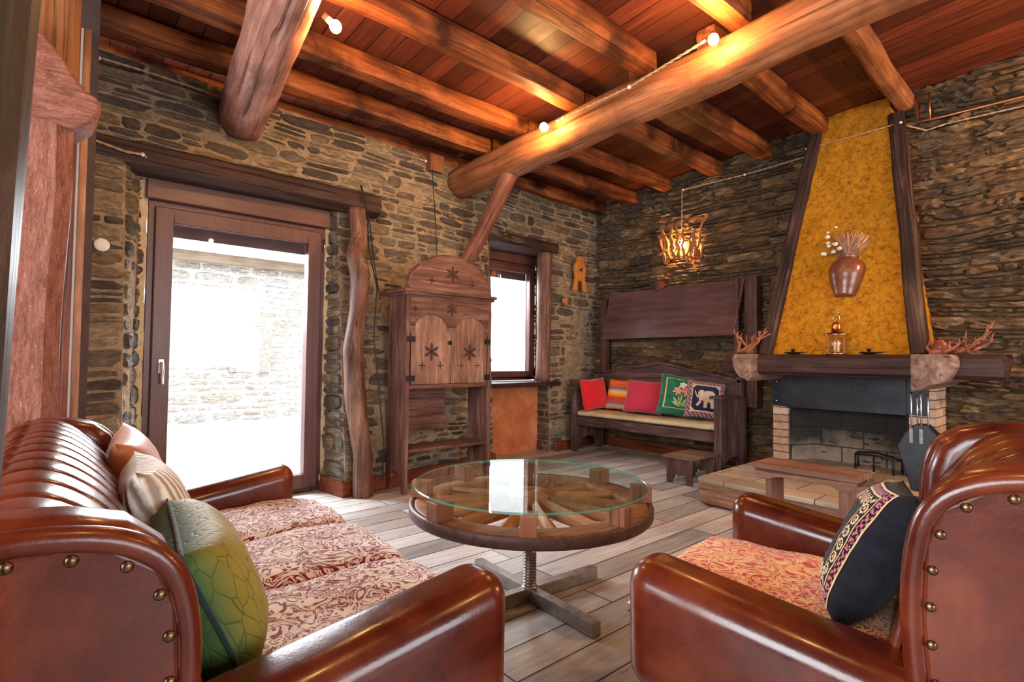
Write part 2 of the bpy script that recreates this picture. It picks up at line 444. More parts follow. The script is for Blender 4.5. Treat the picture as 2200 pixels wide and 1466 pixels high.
REAR_BROWN = plain('dark_rear_wall', (.20, .13, .09), .9, bs_=.3, scale=6)  # unseen walls made dark brown to keep bounce light off the leather
mb = MB()
for x0, x1, z0, z1 in ((-2.8, .2, 0, 4), (3.6, 5.6, 0, 4), (.2, 3.6, 0, .65), (.2, 3.6, 2.45, 4)): mb.bb(x0, x1, -3.9, -3.7, z0, z1)
struct('wall_front', mb, REAR_BROWN)
mb = MB()
for y0, y1, z0, z1 in ((-3.9, -.9, 0, 4), (1.9, 5.0, 0, 4), (-.9, 1.9, 0, .7), (-.9, 1.9, 2.5, 4)): mb.bb(-2.7, -2.5, y0, y1, z0, z1)
mb.bb(-2.7, .02, 4.6, 4.8, 0, 3.3)
struct('wall_side', mb, REAR_BROWN)
mb = MB(); mb.bb(5.36, 5.5, -3.9, -1.29, 0, 4); struct('wall_right_rear', mb, REAR_BROWN)
def plank_mat(name, cols, axis, w_, L, rough, spec, gapc, patch=None, pf=.5, bs_=.3, axs=(1, 1)):
    m, nt, bs = new_mat(name)
    tc = N(nt, 'ShaderNodeTexCoord'); mp = N(nt, 'ShaderNodeMapping')
    if axis == 'Y': mp.inputs['Rotation'].default_value = (0, 0, pi/2)
    nt.links.new(tc.outputs['Object'], mp.inputs[0])
    br = N(nt, 'ShaderNodeTexBrick'); br.offset = .37; br.inputs['Scale'].default_value = 1
    br.inputs['Brick Width'].default_value = L; br.inputs['Row Height'].default_value = w_
    br.inputs['Mortar Size'].default_value = .004; br.inputs['Mortar Smooth'].default_value = .2
    br.inputs['Color1'].default_value = (0, 0, 0, 1); br.inputs['Color2'].default_value = (1, 1, 1, 1); br.inputs['Mortar'].default_value = (.5, .5, .5, 1)
    nt.links.new(mp.outputs[0], br.inputs['Vector'])
    sc = N(nt, 'ShaderNodeVectorMath', operation='MULTIPLY'); sc.inputs[1].default_value = (1.3, 17, 1)
    nt.links.new(mp.outputs[0], sc.inputs[0])
    ad = N(nt, 'ShaderNodeVectorMath', operation='ADD'); nt.links.new(sc.outputs[0], ad.inputs[0])
    s2 = N(nt, 'ShaderNodeVectorMath', operation='SCALE'); s2.inputs['Scale'].default_value = 9.0
    nt.links.new(br.outputs['Color'], s2.inputs[0]); nt.links.new(s2.outputs[0], ad.inputs[1])
    g = nz(nt, ad.outputs[0], 2.2, 8, .7, .6)
    c = ramp(nt, [(.28, cols[0]), (.5, cols[1]), (.74, cols[2])], g).outputs[0]
    tone = ramp(nt, [(0, (.52, .50, .48)), (1, (1.28, 1.25, 1.22))], br.outputs['Color']).outputs[0]
    c = mixc(nt, 1.0, c, tone, 'MULTIPLY')
    if patch:
        f = ramp(nt, [(.46, (0, 0, 0)), (.64, (1, 1, 1))], nz(nt, mp.outputs[0], 1.5, 6, .66, .5)).outputs[0]
        c = mixc(nt, math_(nt, 'MULTIPLY', f, pf), c, patch)
        k = ramp(nt, [(.66, (0, 0, 0)), (.74, (1, 1, 1))], nz(nt, mp.outputs[0], 5.0, 7, .75, .8)).outputs[0]
        c = mixc(nt, math_(nt, 'MULTIPLY', k, .5), c, tuple(q*.25 for q in patch))
    c = mixc(nt, br.outputs['Fac'], c, gapc)
    nt.links.new(c, bs.inputs['Base Color']); setp(bs, rough=rough, spec=spec)
    r = ramp(nt, [(.3, (rough*.7,)*3), (.7, (min(1, rough*1.3),)*3)], g).outputs[0]; nt.links.new(r, bs.inputs['Roughness'])
    b1 = bump(nt, bs, g, bs_, .004)
    inv = math_(nt, 'SUBTRACT', 1.0, br.outputs['Fac']); bump(nt, bs, inv, .8, .006, b1)
    return m
FLOORM = plank_mat('grey_floorboards', [(.26, .250, .248), (.49, .487, .495), (.66, .665, .685)], 'X', .165, 1.9, .36, .5, (.06, .03, .015), (.33, .19, .11), .42)
mb = MB(); mb.bb(-3.0, 6.0, -4.0, 4.9, -.12, 0); struct('floor', mb, FLOORM)
CEILM = plank_mat('red_ceiling_boards', [(.055, .011, .006), (.130, .029, .014), (.22, .064, .030)], 'Y', .145, 3.6, .5, .35, (.012, .005, .003), (.06, .02, .015), .5)
mb = MB(); a, b = 4.75, -4.0
mb.quad((-2.8, a, ceil_z(a)), (5.6, a, ceil_z(a)), (5.6, b, ceil_z(b)), (-2.8, b, ceil_z(b)))
mb.quad((-2.8, a, ceil_z(a)+.06), (-2.8, b, ceil_z(b)+.06), (5.6, b, ceil_z(b)+.06), (5.6, a, ceil_z(a)+.06))
struct('ceiling', mb, CEILM)
# skirting
BASEM = wood('skirting', RED, 'X', .5)
mb = MB()
for x0, x1 in ((1.95, 3.42),):
    for i in range(6):
        xa = x0+(x1-x0)*i/6; xb = x0+(x1-x0)*(i+1)/6
        a0, a1 = wall_a(xa, .05)-.035, wall_a(xb, .05)-.035
        mb.add([(xa, a0, 0), (xb, a1, 0), (xb, a1, .11), (xa, a0, .11), (xa, a0+.06, 0), (xb, a1+.06, 0), (xb, a1+.06, .11), (xa, a0+.06, .11)], [(0, 1, 2, 3), (3, 2, 6, 7)])
struct('baseboard_back', mb, BASEM)
mb = MB()
def wedge(mb, p, q, n, h, t):
    p, q, n = V((*p, 0)), V((*q, 0)), V((*n, 0)).normalized()*t
    z = V((0, 0, h)); vs = [p, q, q+n, p+n]; mb.add(vs+[a+z for a in vs], [(0, 1, 2, 3), (4, 5, 6, 7), (0, 1, 5, 4), (1, 2, 6, 5), (2, 3, 7, 6), (3, 0, 4, 7)])
wedge(mb, (1.71, 4.20), (1.755, wall_a(1.765, .05)-.03), (-1, -.1), .115, .03)
wedge(mb, (1.725, wall_a(1.765, .05)-.03), (1.80, wall_a(1.80, .05)-.03), (0, 1), .115, .03)
struct('trim_1', mb, BASEM)
mb = MB(); wedge(mb, (4.37, 4.50), (4.47, wall_a(4.45, .05)-.03), (-.8, -.6), .105, .025)
wedge(mb, (4.46, wall_a(4.46, .05)-.03), (5.3, wall_a(5.3, .05)-.03), (0, -1), .105, .02)
struct('baseboard_corner', mb, BASEM)
mb = MB(); mb.bb(5.27, 5.30, 2.12, 4.42, 0, .11); struct('baseboard_right', mb, wood('skirting', RED, 'Y', .5))
# plastered niche under the window
m, nt, bs = new_mat('terracotta_plaster')
v = coords(nt, (1, 1, 1), False); n1 = nz(nt, v, 3.5, 7, .7, .6); n2 = nz(nt, v, 16, 6, .8, .8)
c = ramp(nt, [(.3, (.40, .10, .032)), (.55, (.58, .185, .07)), (.72, (.64, .30, .17))], n1).outputs[0]
sp = ramp(nt, [(.62, (0, 0, 0)), (.70, (1, 1, 1))], n2).outputs[0]
c = mixc(nt, math_(nt, 'MULTIPLY', sp, .6), c, (.16, .05, .02)); nt.links.new(c, bs.inputs['Base Color']); setp(bs, rough=.85); bump(nt, bs, n2, .3, .01)
mb = MB(); mb.bb(3.36, 4.375, 4.51, 4.76, 0, .735); struct('wall_niche', mb, m)

# ------------------------------------------------------------------ door and window joinery
FX, FZ = wood('joinery', FRAME, 'X', .38, spec=.45, bstr=.1, blotch=.2, crack=.15), wood('joinery', FRAME, 'Z', .38, spec=.45, bstr=.1, blotch=.2, crack=.15)
PANE = pane_glass('window_pane')
def joinery(name, x0, x1, z0, z1, y, box_h, sash, fr, handle_x, foam):
    """frame, roller box, sash with one pane, handle and hinges of a glazed opening that faces the room"""
    fb = MB()
    fb.bb(x0, x0+fr, y, y+.07, z0, z1); fb.bb(x1-fr, x1, y, y+.07, z0, z1); fb.bb(x0+fr, x1-fr, y, y+.07, z1-fr, z1); fb.bb(x0+fr, x1-fr, y, y+.07, z0, z0+fr*.8)
    root = struct(name, fb, FZ, bevel=.006)
    b = MB(); b.bb(x0-.015, x1+.02, y-.045, y+.07, z1, z1+box_h); struct('roller_box', b, FX, root, bevel=.008)
    a0, a1, c0, c1 = x0+fr*.55, x1-fr*.55, z0+fr*.5, z1-fr*.55
    s = MB(); s.bb(a0, a0+sash, y-.025, y+.05, c0, c1); s.bb(a1-sash, a1, y-.025, y+.05, c0, c1)
    s.bb(a0+sash, a1-sash, y-.025, y+.05, c1-sash, c1); s.bb(a0+sash, a1-sash, y-.025, y+.05, c0, c0+sash)
    so = struct('sash', s, FZ, root, bevel=.008)
    r = MB(); r.bb(a0+sash-.002, a1-sash+.002, y+.056, y+.066, c1-sash-.075, c1-sash+.02); struct('roller_slat', r, wood('slat', [(.05, .03, .04), (.08, .05, .06), (.1, .07, .08)], 'X'), root)
    g = MB(); g.bb(a0+sash-.01, a1-sash+.01, y+.015, y+.019, c0+sash-.01, c1-sash+.01); struct('pane', g, PANE, root)
    for zz in (c0+.06, c1-.10):
        h = MB(); h.bb(a1+.012, a1+.024, y-.03, y, zz-.045, zz+.045); h.cyl((a1+.018, y-.028, zz-.05), (a1+.018, y-.028, zz+.05), .007, 8)
        struct('hinge', h, STEEL, root)
    if handle_x is not None:
        zh = z0+(z1-z0)*.47
        h = MB(); h.bb(a0+sash*.42, a0+sash*.42+.028, y-.036, y-.024, zh-.045, zh+.045)
        h.cyl((a0+sash*.42+.014, y-.034, zh+.02), (a0+sash*.42+.014, y-.072, zh+.02), .010, 10)
        h.tube([(a0+sash*.42+.014, y-.07, zh+.024), (a0+sash*.42+.016, y-.076, zh-.03), (a0+sash*.42+.018, y-.072, zh-.115)], [.011, .011, .009], 10)
        struct('door_handle', h, plain('satin_handle', (.75, .72, .68), .3, .6), root)
    return root
joinery('door_1', .515, 1.705, .0, 2.065, 4.21, .14, .105, .07, 1, True)
joinery('window_1', 3.40, 4.49, .80, 2.158, 4.70, .19, .075, .055, None, True)
mb = MB()
for x0, x1 in ((.472, .515), (1.705, 1.735)):
    for i in range(24):
        z0 = i*.092; d = .012*fbm((i*.7, x0*9, 0)); mb.bb(x0-.006+d*.5, x1+d, 4.205+d, 4.26, z0, z0+.094)
mb.bb(.455, .60, 4.17, 4.215, 2.19, 2.225)
struct('trim_2', mb, plain('foam_seal', (.52, .42, .26), .9, bs_=.5, scale=30))
mb = MB()
mb.add([(3.38, 4.25, .742), (4.50, 4.28, .742), (4.62, 4.37, .742), (4.56, 4.72, .742), (3.38, 4.72, .742), (3.38, 4.25, .79), (4.50, 4.28, .79), (4.62, 4.37, .79), (4.56, 4.72, .79), (3.38, 4.72, .79)],
       [(0, 1, 2, 3, 4), (5, 6, 7, 8, 9), (0, 1, 6, 5), (1, 2, 7, 6), (2, 3, 8, 7), (3, 4, 9, 8), (4, 0, 5, 9)])
struct('trim_3', mb, wood('sill', DARK, 'X', .35, spec=.5), bevel=.006)
# glazed frame on the left wall, seen edge on
mb = MB(); mb.bb(.055, .113, 3.28, 3.36, 0, 2.62); o = struct('window_2', mb, wood('left_frame', RED, 'Z', .45))
b = MB(); b.bb(.113, .125, 3.30, 3.36, 0, 2.62); struct('white_strip', b, WHITE, o)  # narrow white strip between frame and sash
b = MB(); b.bb(.125, .153, 3.29, 3.40, 0, 2.62); struct('sash', b, wood('left_sash', OAK, 'Z', .4), o)

# ------------------------------------------------------------------ ceiling timbers
def joist_z(y): return 2.875+.072*(4.45-y)
JM = wood('joist', JOIST, 'X', .6, grain=.8, blotch=.95)
LJ = [(4.36, 'against the top of the door wall, above the door lintel'), (3.89, 'first out from the door wall, left of the long round beam'),
      (3.41, 'second out from the door wall, left of the long round beam'), (2.80, 'third out from the door wall, ending above the middle bulb'),
      (2.17, 'fourth out from the door wall, above the sagging cord'), (1.53, 'short end at the top edge beside the bulb on the beam')]
for i, (y, s) in enumerate(LJ):
    o = timber('ceiling_joist', (-.5, y, joist_z(y)+.075), (3.05+.0456*(4.3-y), y, joist_z(y)+.075), .135, .15, JM, None, .010, i+3, sq=9, n=22, nc=20)
    tag(o, 'red brown ceiling joist '+s, 'joist', 'ceiling joists on the door side of the beam')
RJ = [(4.37, 'against the door wall, right of the round brace'), (3.89, 'ending above the corner of the two stone walls'), (3.41, 'ending just left of the cord of the twig lamp'),
      (2.82, 'ending above the twig wall lamp'), (2.30, 'ending midway between twig lamp and yellow chimney'), (1.77, 'ending on the left top corner of the yellow chimney'), (1.16, 'pale, ending on the right top corner of the chimney')]
for i, (y, s) in enumerate(RJ):
    dy = .06 if i == 6 else 0
    o = timber('ceiling_joist', (3.09+.0456*(4.3-y), y-dy, joist_z(y)+.08), (5.345, y+dy*.3, joist_z(y)+.072), .13, .145, JM if i < 6 else wood('pale_joist', BEAM, 'X'), None, .011, i+23, sq=9 if i < 6 else 3.2, n=18, nc=20)
    tag(o, 'red brown ceiling joist '+s, 'joist', 'ceiling joists on the fireplace side of the beam')
BM = wood('beam', BEAM, 'X', .55, grain=.7, blotch=.55, bstr=.6)
o = timber('round_beam', (3.035, 4.30, 2.745), (3.24, -.2, 3.035), .285, .285, BM, None, .014, 2, sq=2.2, n=34, nc=24, endrag=.03)
tag(o, 'long thick round ceiling beam crossing the room above the table', 'beam')
o = timber('round_beam', (1.045, 4.16, 2.72), (.63, .7, 2.97), .30, .30, wood('scarred_beam', [(.22, .07, .045), (.48, .21, .15), (.70, .43, .36)], 'X', .5, grain=.6, blotch=.7, bstr=.8), None, .013, 9, sq=2.3, n=34, nc=24, endrag=.05)  # pale pinks in the palette carry daylight from door and windows
tag(o, 'pinkish scarred round ceiling beam ending over the glazed door', 'beam')
o = timber('round_brace', (3.01, 4.17, 1.86), (3.09, 3.53, 2.70), .150, .150, wood('brace', [(.11, .035, .02), (.22, .085, .05), (.36, .16, .1)], 'X', .55), None, .012, 5, sq=2.1, n=14)
tag(o, 'slanting round brace propping the long beam above the carved cabinet', 'brace')
mb = MB(); mb.bb(2.66, 2.81, 4.19, 4.32, 2.775, 2.935)
tag(obj('timber_block', mb, wood('block', BEAM, 'Z'), bevel=.006), 'small square timber block under the wall joist left of the long beam end', 'block')

# lintels and posts in the door wall
DK = wood('lintel', DARK, 'X', .6, bstr=.7)
tag(timber('door_lintel', (.10, 4.14, 2.292), (2.095, 4.19, 2.290), .32, .19, DK, None, .010, 31, sq=5, n=18), 'dark timber lintel across the top of the glazed door', 'lintel')
tag(timber('window_lintel', (3.33, 4.49, 2.325), (4.52, 4.55, 2.335), .42, .165, DK, None, .013, 33, sq=4, n=14), 'dark timber lintel across the top of the window', 'lintel')
def curved_post(name, pts, rad, mat, seed, n=16, flat=1.0):
    mb = MB(); P = []
    m = len(pts)-1
    for i in range(m*5+1):
        t = i/5; k = min(int(t), m-1); f = t-k; f = f*f*(3-2*f)
        P.append([pts[k][j]+(pts[k+1][j]-pts[k][j])*f for j in range(3)]+[rad[k]+(rad[k+1]-rad[k])*f])
    vs = []; fs = []
    for i, (x, y, z, r) in enumerate(P):
        for k in range(n):
            a = 2*pi*k/n; q = r*(1+.16*fbm((cos(a)*1.1+seed, sin(a)*1.1, z*2.2))+.05*noise.noise(V((cos(a)*5, sin(a)*5, z*1.5))))
            vs.append((x+cos(a)*q, y+sin(a)*q*flat, z))
    for i in range(len(P)-1):
        for k in range(n): fs.append((i*n+k, i*n+(k+1) % n, (i+1)*n+(k+1) % n, (i+1)*n+k))
    fs.append(tuple(range(n))[::-1]); fs.append(tuple((len(P)-1)*n+k for k in range(n)))
    mb.add(vs, fs, 0, True); return obj(name, mb, mat)
o = curved_post('crooked_post', [(1.865, 3.80, 0), (1.86, 3.80, .28), (1.80, 3.82, .75), (1.785, 3.85, 1.1), (1.825, 3.87, 1.40), (1.865, 3.90, 1.68), (1.835, 3.93, 1.84), (1.875, 3.97, 2.0), (1.875, 4.02, 2.22)], [.076, .070, .078, .070, .060, .086, .074, .060, .068], wood('post', [(.07, .028, .018), (.17, .075, .048), (.40, .23, .165)], 'Z', .5, bstr=.9), 4)
tag(o, 'crooked knotty timber post standing beside the glazed door', 'post')
JB = wood('jamb', [(.10, .04, .026), (.20, .09, .06), (.40, .24, .18)], 'Z', .5, bstr=.7)
o = curved_post('jamb_post', [(4.335, 4.40, .79), (4.34, 4.39, 1.3), (4.335, 4.39, 1.8), (4.345, 4.40, 2.26)], [.085, .08, .078, .085], JB, 14, 14); tag(o, 'weathered timber jamb at the right side of the window', 'post')
o = curved_post('jamb_post', [(3.455, 4.36, .79), (3.46, 4.36, 1.5), (3.45, 4.38, 2.26)], [.065, .06, .06], JB, 17, 14); tag(o, 'dark timber jamb at the left side of the window, behind the cabinet', 'post')
# timbers at the left edge
mb = MB()
PK, nt, bs = new_mat('speckled_pillar_wood')
n1 = nz(nt, coords(nt, (1, 5, 5)), 9, 9, .85, .4); n2 = nz(nt, coords(nt, (1, 2.5, 2.5)), 60, 4, .8)
c = ramp(nt, [(.32, (.07, .020, .012)), (.46, (.24, .075, .045)), (.6, (.40, .16, .11)), (.78, (.66, .40, .33))], n1).outputs[0]
c = mixc(nt, ramp(nt, [(.60, (0, 0, 0)), (.72, (.8, .8, .8))], n2).outputs[0], c, (.74, .55, .48)); nt.links.new(c, bs.inputs['Base Color']); setp(bs, rough=.6, spec=.4)
b0 = bump(nt, bs, n1, .7, .012); bump(nt, bs, n2, .4, .004, b0)
o = timber('rough_pillar', (-.085, 2.90, 0), (-.07, 2.90, 2.02), .30, .26, PK, None, .012, 41, up=(0, 1, 0), sq=6, n=14); tag(o, 'rough pinkish timber pillar with a lit face behind the sofa back', 'pillar')
prof = [(-.32, 1.96), (-.06, 1.955), (.06, 1.945), (.115, 1.96), (.155, 2.01), (.172, 2.055), (.16, 2.10), (.12, 2.115), (.085, 2.16), (.04, 2.23), (-.02, 2.30), (-.10, 2.36), (-.32, 2.40)]
mb = MB(); mb.prism([(a, b) for a, b in prof], lambda a, b, t: V((a, t, b)), 2.76, 3.0)
o = obj('carved_corbel', mb, PK, bevel=.03, seg=3); tag(o, 'carved pinkish corbel block with a pointed nose on top of the rough pillar', 'corbel')
o = timber('upper_post', (-.02, 3.08, 2.05), (-.01, 3.08, 2.95), .25, .16, wood('upper_post', [(.16, .05, .016), (.30, .11, .035), (.42, .19, .07)], 'X', .6, bstr=.7), None, .012, 43, up=(0, 1, 0), sq=5, n=10); tag(o, 'orange brown upright timber above the carved corbel', 'post')
o = timber('foreground_post', (-.150, .80, 0), (-.085, .80, 1.75), .18, .14, wood('foreground', [(.010, .006, .005), (.032, .017, .012), (.10, .058, .045)], 'X', .5, grain=1.4, bstr=.9), None, .006, 47, up=(0, 1, 0), sq=4, n=16); tag(o, 'dark split timber post at the near edge beside the sofa', 'post')

# ------------------------------------------------------------------ fireplace
fp = thing('fireplace', 'large fireplace with yellow tapered chimney, timber mantel and raised hearth', 'fireplace', (5.0, 1.54, 0))
HT = plank_mat('hearth_tiles', [(.36, .28, .21), (.52, .43, .34), (.64, .57, .48)], 'Y', .30, .30, .5, .4, (.10, .07, .05), (.30, .17, .10), .35)
mb = MB(); mb.add([(3.70, .25, .145), (3.70, 2.10, .145), (3.76, 2.14, .145), (5.34, 2.17, .145), (5.34, .25, .145), (3.70, .25, .18), (3.70, 2.10, .18), (3.76, 2.14, .18), (5.34, 2.17, .18), (5.34, .25, .18)],
       [(0, 1, 2, 3, 4), (5, 6, 7, 8, 9), (0, 1, 6, 5), (1, 2, 7, 6), (2, 3, 8, 7), (3, 4, 9, 8), (4, 0, 5, 9)])
obj('hearth_slab', mb, HT, fp, bevel=.010)
mb = MB(); mb.bb(3.735, 5.34, .27, 2.12, 0, .148)
obj('hearth_base', mb, wood('hearth_edge', [(.20, .09, .05), (.36, .20, .13), (.55, .38, .29)], 'Y', .8, bstr=.8), fp, bevel=.006)
o = timber('hearth_board', (3.70, .30, .03), (3.70, 2.06, .03), .07, .05, wood('hearth_edge', PALE, 'X', .7), fp, .006, 51, sq=5)
BRK, nt, bs = new_mat('pale_brick')
ge = N(nt, 'ShaderNodeNewGeometry'); c = ramp(nt, [(0, (.44, .26, .17)), (.5, (.56, .36, .25)), (1, (.66, .46, .33))], ge.outputs['Random Per Island']).outputs[0]
nb = nz(nt, coords(nt), 22, 6, .7); c = mixc(nt, 1, c, ramp(nt, [(.3, (.7, .66, .62)), (.6, (1.1, 1.1, 1.1))], nb).outputs[0], 'MULTIPLY')
nt.links.new(c, bs.inputs['Base Color']); setp(bs, rough=.8); bump(nt, bs, nb, .4, .006)
MORT = plain('soot_mortar', (.10, .07, .05), .95)
def brick_pillar(y0, y1, z0, z1, x0, x1):
    mb = MB(); mb.bb(x0+.012, x1, y0+.006, y1-.006, z0, z1, 1); z = z0+.004; k = 0
    while z < z1-.01:
        h = min(.058, z1-z)
        for a, b in ((x0, x0+.11), (x0+.118, x0+.22), (x0+.228, x1)): mb.bb(a, b, y0, y1, z, z+h)
        z += .066; k += 1
    return mb
obj('brick_pillar', brick_pillar(1.985, 2.112, .18, .93, 5.0, 5.34), [BRK, MORT], fp)
obj('brick_pillar', brick_pillar(.935, 1.10, .18, .93, 5.0, 5.34), [BRK, MORT], fp)
SOOT, nt, bs = new_mat('sooty_blocks')
tc = N(nt, 'ShaderNodeTexCoord'); sp = N(nt, 'ShaderNodeSeparateXYZ'); nt.links.new(tc.outputs['Object'], sp.inputs[0])
cx = N(nt, 'ShaderNodeCombineXYZ'); nt.links.new(sp.outputs[1], cx.inputs[0]); nt.links.new(sp.outputs[2], cx.inputs[1])
br = N(nt, 'ShaderNodeTexBrick'); br.inputs['Scale'].default_value = 1; br.inputs['Brick Width'].default_value = .33; br.inputs['Row Height'].default_value = .155; br.inputs['Mortar Size'].default_value = .006
br.inputs['Color1'].default_value = (.36, .29, .22, 1); br.inputs['Color2'].default_value = (.30, .24, .18, 1); br.inputs['Mortar'].default_value = (.06, .045, .035, 1)
nt.links.new(cx.outputs[0], br.inputs['Vector'])
n1 = nz(nt, coords(nt), 4.0, 5, .6, .8)
hz = math_(nt, 'ADD', math_(nt, 'MULTIPLY', sp.outputs[2], 2.2), math_(nt, 'MULTIPLY', n1, .95))
f = ramp(nt, [(.98, (0, 0, 0)), (1.0, (1, 1, 1))], None)
st = ramp(nt, [(.42, (0, 0, 0)), (.62, (1, 1, 1))], math_(nt, 'MULTIPLY', hz, .45)).outputs[0]
c = mixc(nt, math_(nt, 'MULTIPLY', st, .95), br.outputs[0], (.012, .010, .010)); nt.links.new(c, bs.inputs['Base Color']); setp(bs, rough=.9); bump(nt, bs, br.outputs[1], -.5, .01)
mb = MB(); mb.bb(5.29, 5.34, 1.10, 1.985, .18, .93); mb.add([(5.03, 1.985, .18), (5.29, 1.86, .18), (5.29, 1.985, .18), (5.03, 1.985, .60), (5.29, 1.90, .93), (5.29, 1.985, .93)], [(0, 1, 4, 3), (0, 2, 1), (3, 4, 5), (0, 3, 5, 2), (1, 2, 5, 4)])
mb.bb(5.02, 5.29, 1.10, 1.12, .18, .93); obj('firebox', mb, SOOT, fp)
mb = MB(); mb.bb(4.985, 5.0, .975, 2.112, .655, .945); mb.bb(4.968, 4.985, 1.11, 2.03, .655, .945); mb.bb(4.968, 5.25, 1.11, 1.98, .648, .66)
hood = obj('steel_hood', mb, plain('blackened_steel', (.035, .038, .045), .42, .7, .5, bs_=.1, scale=6, var=.4), fp, bevel=.003)
for y in (1.04, 2.075):
    for z in (.70, .87): mb = MB(); mb.sphere((4.984, y, z), .009, 8, 5, (.5, 1, 1)); obj('bolt', mb, STEEL, hood)
MD = wood('mantel', [(.020, .009, .008), (.055, .022, .018), (.115, .05, .038)], 'X', .5, bstr=.8)
o = timber('mantel_beam', (4.545, .49, 1.024), (4.545, 2.275, 1.024), .19, .166, MD, fp, .006, 61, sq=7, n=20, endrag=.05)
EG = wood('end_grain', [(.10, .052, .038), (.24, .14, .105), (.44, .31, .25)], 'X', .7, grain=.5, bstr=.5)
def corbel(y0, y1, z0, z1, name, flip):
    poly = []
    n = 12
    if flip: poly = [(y1, z1), (y1, z0+.0), (y1-.05, z0+.012)] + [(y1-.10-(y1-y0-.10)*sin(pi/2*i/n), z0+.05+(z1-z0-.10)*(1-cos(pi/2*i/n))) for i in range(n+1)] + [(y0+.005, z1-.02), (y0+.03, z1)]
    else: poly = [(y0, z1), (y0, z0+.03), (y0+.03, z0)] + [(y0+.06+(y1-y0-.06)*sin(pi/2*i/n), z0+.02+(z1-z0-.05)*(1-cos(pi/2*i/n))) for i in range(n+1)] + [(y1-.02, z1)]
    mb = MB(); mb.prism(poly, lambda a, b, t: V((t, a, b)), 4.335, 5.345)
    return obj(name, mb, EG, fp, bevel=.010, seg=2)
corbel(2.005, 2.165, .885, 1.108, 'corbel', False)
corbel(.705, .945, .858, 1.108, 'corbel', True)
YEL, nt, bs = new_mat('yellow_stucco')
v = coords(nt, (1, 1, 1), False); n1 = nz(nt, v, 24, 9, .8, .5); n2 = nz(nt, v, 5.5, 7, .7, .8)
c = ramp(nt, [(.32, (.10, .032, .003)), (.43, (.58, .20, .006)), (.52, (.84, .345, .010)), (.78, (.92, .50, .06))], n1).outputs[0]
c = mixc(nt, math_(nt, 'MULTIPLY', ramp(nt, [(.45, (0, 0, 0)), (.7, (1, 1, 1))], n2).outputs[0], .35), c, (.46, .155, .005))
nt.links.new(c, bs.inputs['Base Color']); setp(bs, rough=.75, spec=.3); bump(nt, bs, n1, .9, .03)
def chim(a, t):   # a: 0 left edge .. 1 right edge, t: 0 mantel .. 1 ceiling
    yl = 1.955+(1.745-1.955)*t; yr = .985+(1.255-.985)*t
    return V((4.635+(5.215-4.635)*t, yl+(yr-yl)*a, 1.107+(3.24-1.107)*t))
mb = MB(); nn = 40
mb.grid(lambda a, t: chim(a, t)+V((-.012*fbm((a*7, t*16, 2)), 0, 0)), 20, 44)
for a in (0, 1):
    mb.add([chim(a, 0), chim(a, 1), V((5.345, chim(a, 1).y, 3.24)), V((5.345, chim(a, 0).y, 1.107))], [(0, 1, 2, 3)])
mb.add([chim(0, 0), chim(1, 0), V((5.345, chim(1, 0).y, 1.107)), V((5.345, chim(0, 0).y, 1.107))], [(0, 1, 2, 3)])
obj('chimney_breast', mb, YEL, fp, fixn=False)
ED = wood('edge_timber', [(.014, .007, .006), (.045, .021, .016), (.14, .075, .058)], 'X', .6, bstr=.9)
timber('edge_timber', (4.60, 2.005, 1.10), (5.17, 1.795, 3.06), .10, .10, ED, fp, .009, 71, up=(-1, 0, 0), sq=5, n=16)
timber('edge_timber', (4.60, .945, 1.10), (5.20, 1.20, 3.06), .11, .11, ED, fp, .009, 73, up=(-1, 0, 0), sq=5, n=16)

# things in and on the fireplace
o = timber('firewood_log', (4.62, 1.82, .222), (4.42, 1.20, .222), .09, .075, wood('log', [(.10, .045, .022), (.24, .12, .055), (.40, .22, .11)], 'X', .8), None, .012, 81, sq=2.6); tag(o, 'split orange brown log lying on the hearth behind the small bench', 'log')
gr = thing('fire_grate', 'black iron fire grate standing in the firebox', 'grate', (5.05, 1.30, .18))
mb = MB(); mb.tube([(5.20, 1.50, .30), (5.16, 1.36, .315), (5.12, 1.24, .30), (5.10, 1.17, .28)], .008, 6); mb.tube([(5.06, 1.48, .30), (5.02, 1.34, .31), (4.98, 1.2, .30)], .008, 6)
for p in ((5.06, 1.48), (5.02, 1.34), (4.98, 1.20), (5.20, 1.50), (5.10, 1.17)): mb.tube([(*p, .30), (*p, .18)], .008, 6)
mb.tube([(5.06, 1.48, .3), (5.2, 1.5, .3)], .008, 6); mb.tube([(4.98, 1.2, .3), (5.1, 1.17, .28)], .008, 6)
obj('bars', mb, BLACK_IRON, gr)
ts = thing('fireplace_tool_set', 'black fireplace tool set with chrome rods, right end of the hearth', 'fireplace tools', (4.55, .95, .18))
mb = MB()
# faceted body with its chin to the floor
poly = [(1.07, .47), (1.02, .575), (.965, .63), (.90, .63), (.845, .57), (.80, .46), (.89, .185), (.985, .185)]
mb.prism(poly, lambda a, b, t: V((t+(b-.2)*.10, a, b)), 4.50, 4.60); obj('faceted_body', mb, plain('dark_slate_metal', (.03, .034, .042), .4, .5), ts, bevel=.008)
for i, (y, z) in enumerate(((.985, .83), (.955, .81), (.93, .835), (.895, .82))):
    mb = MB(); xx = 4.535+.02*(i % 2); mb.tube([(xx, y, .50), (xx, y, z), (xx+.012, y+.004, z+.012), (xx+.024, y+.006, z+.002)], .0055, 8); mb.bb(xx-.012, xx-.004, y-.01, y+.01, .50, .60); obj('tool_rod', mb, STEEL, ts)

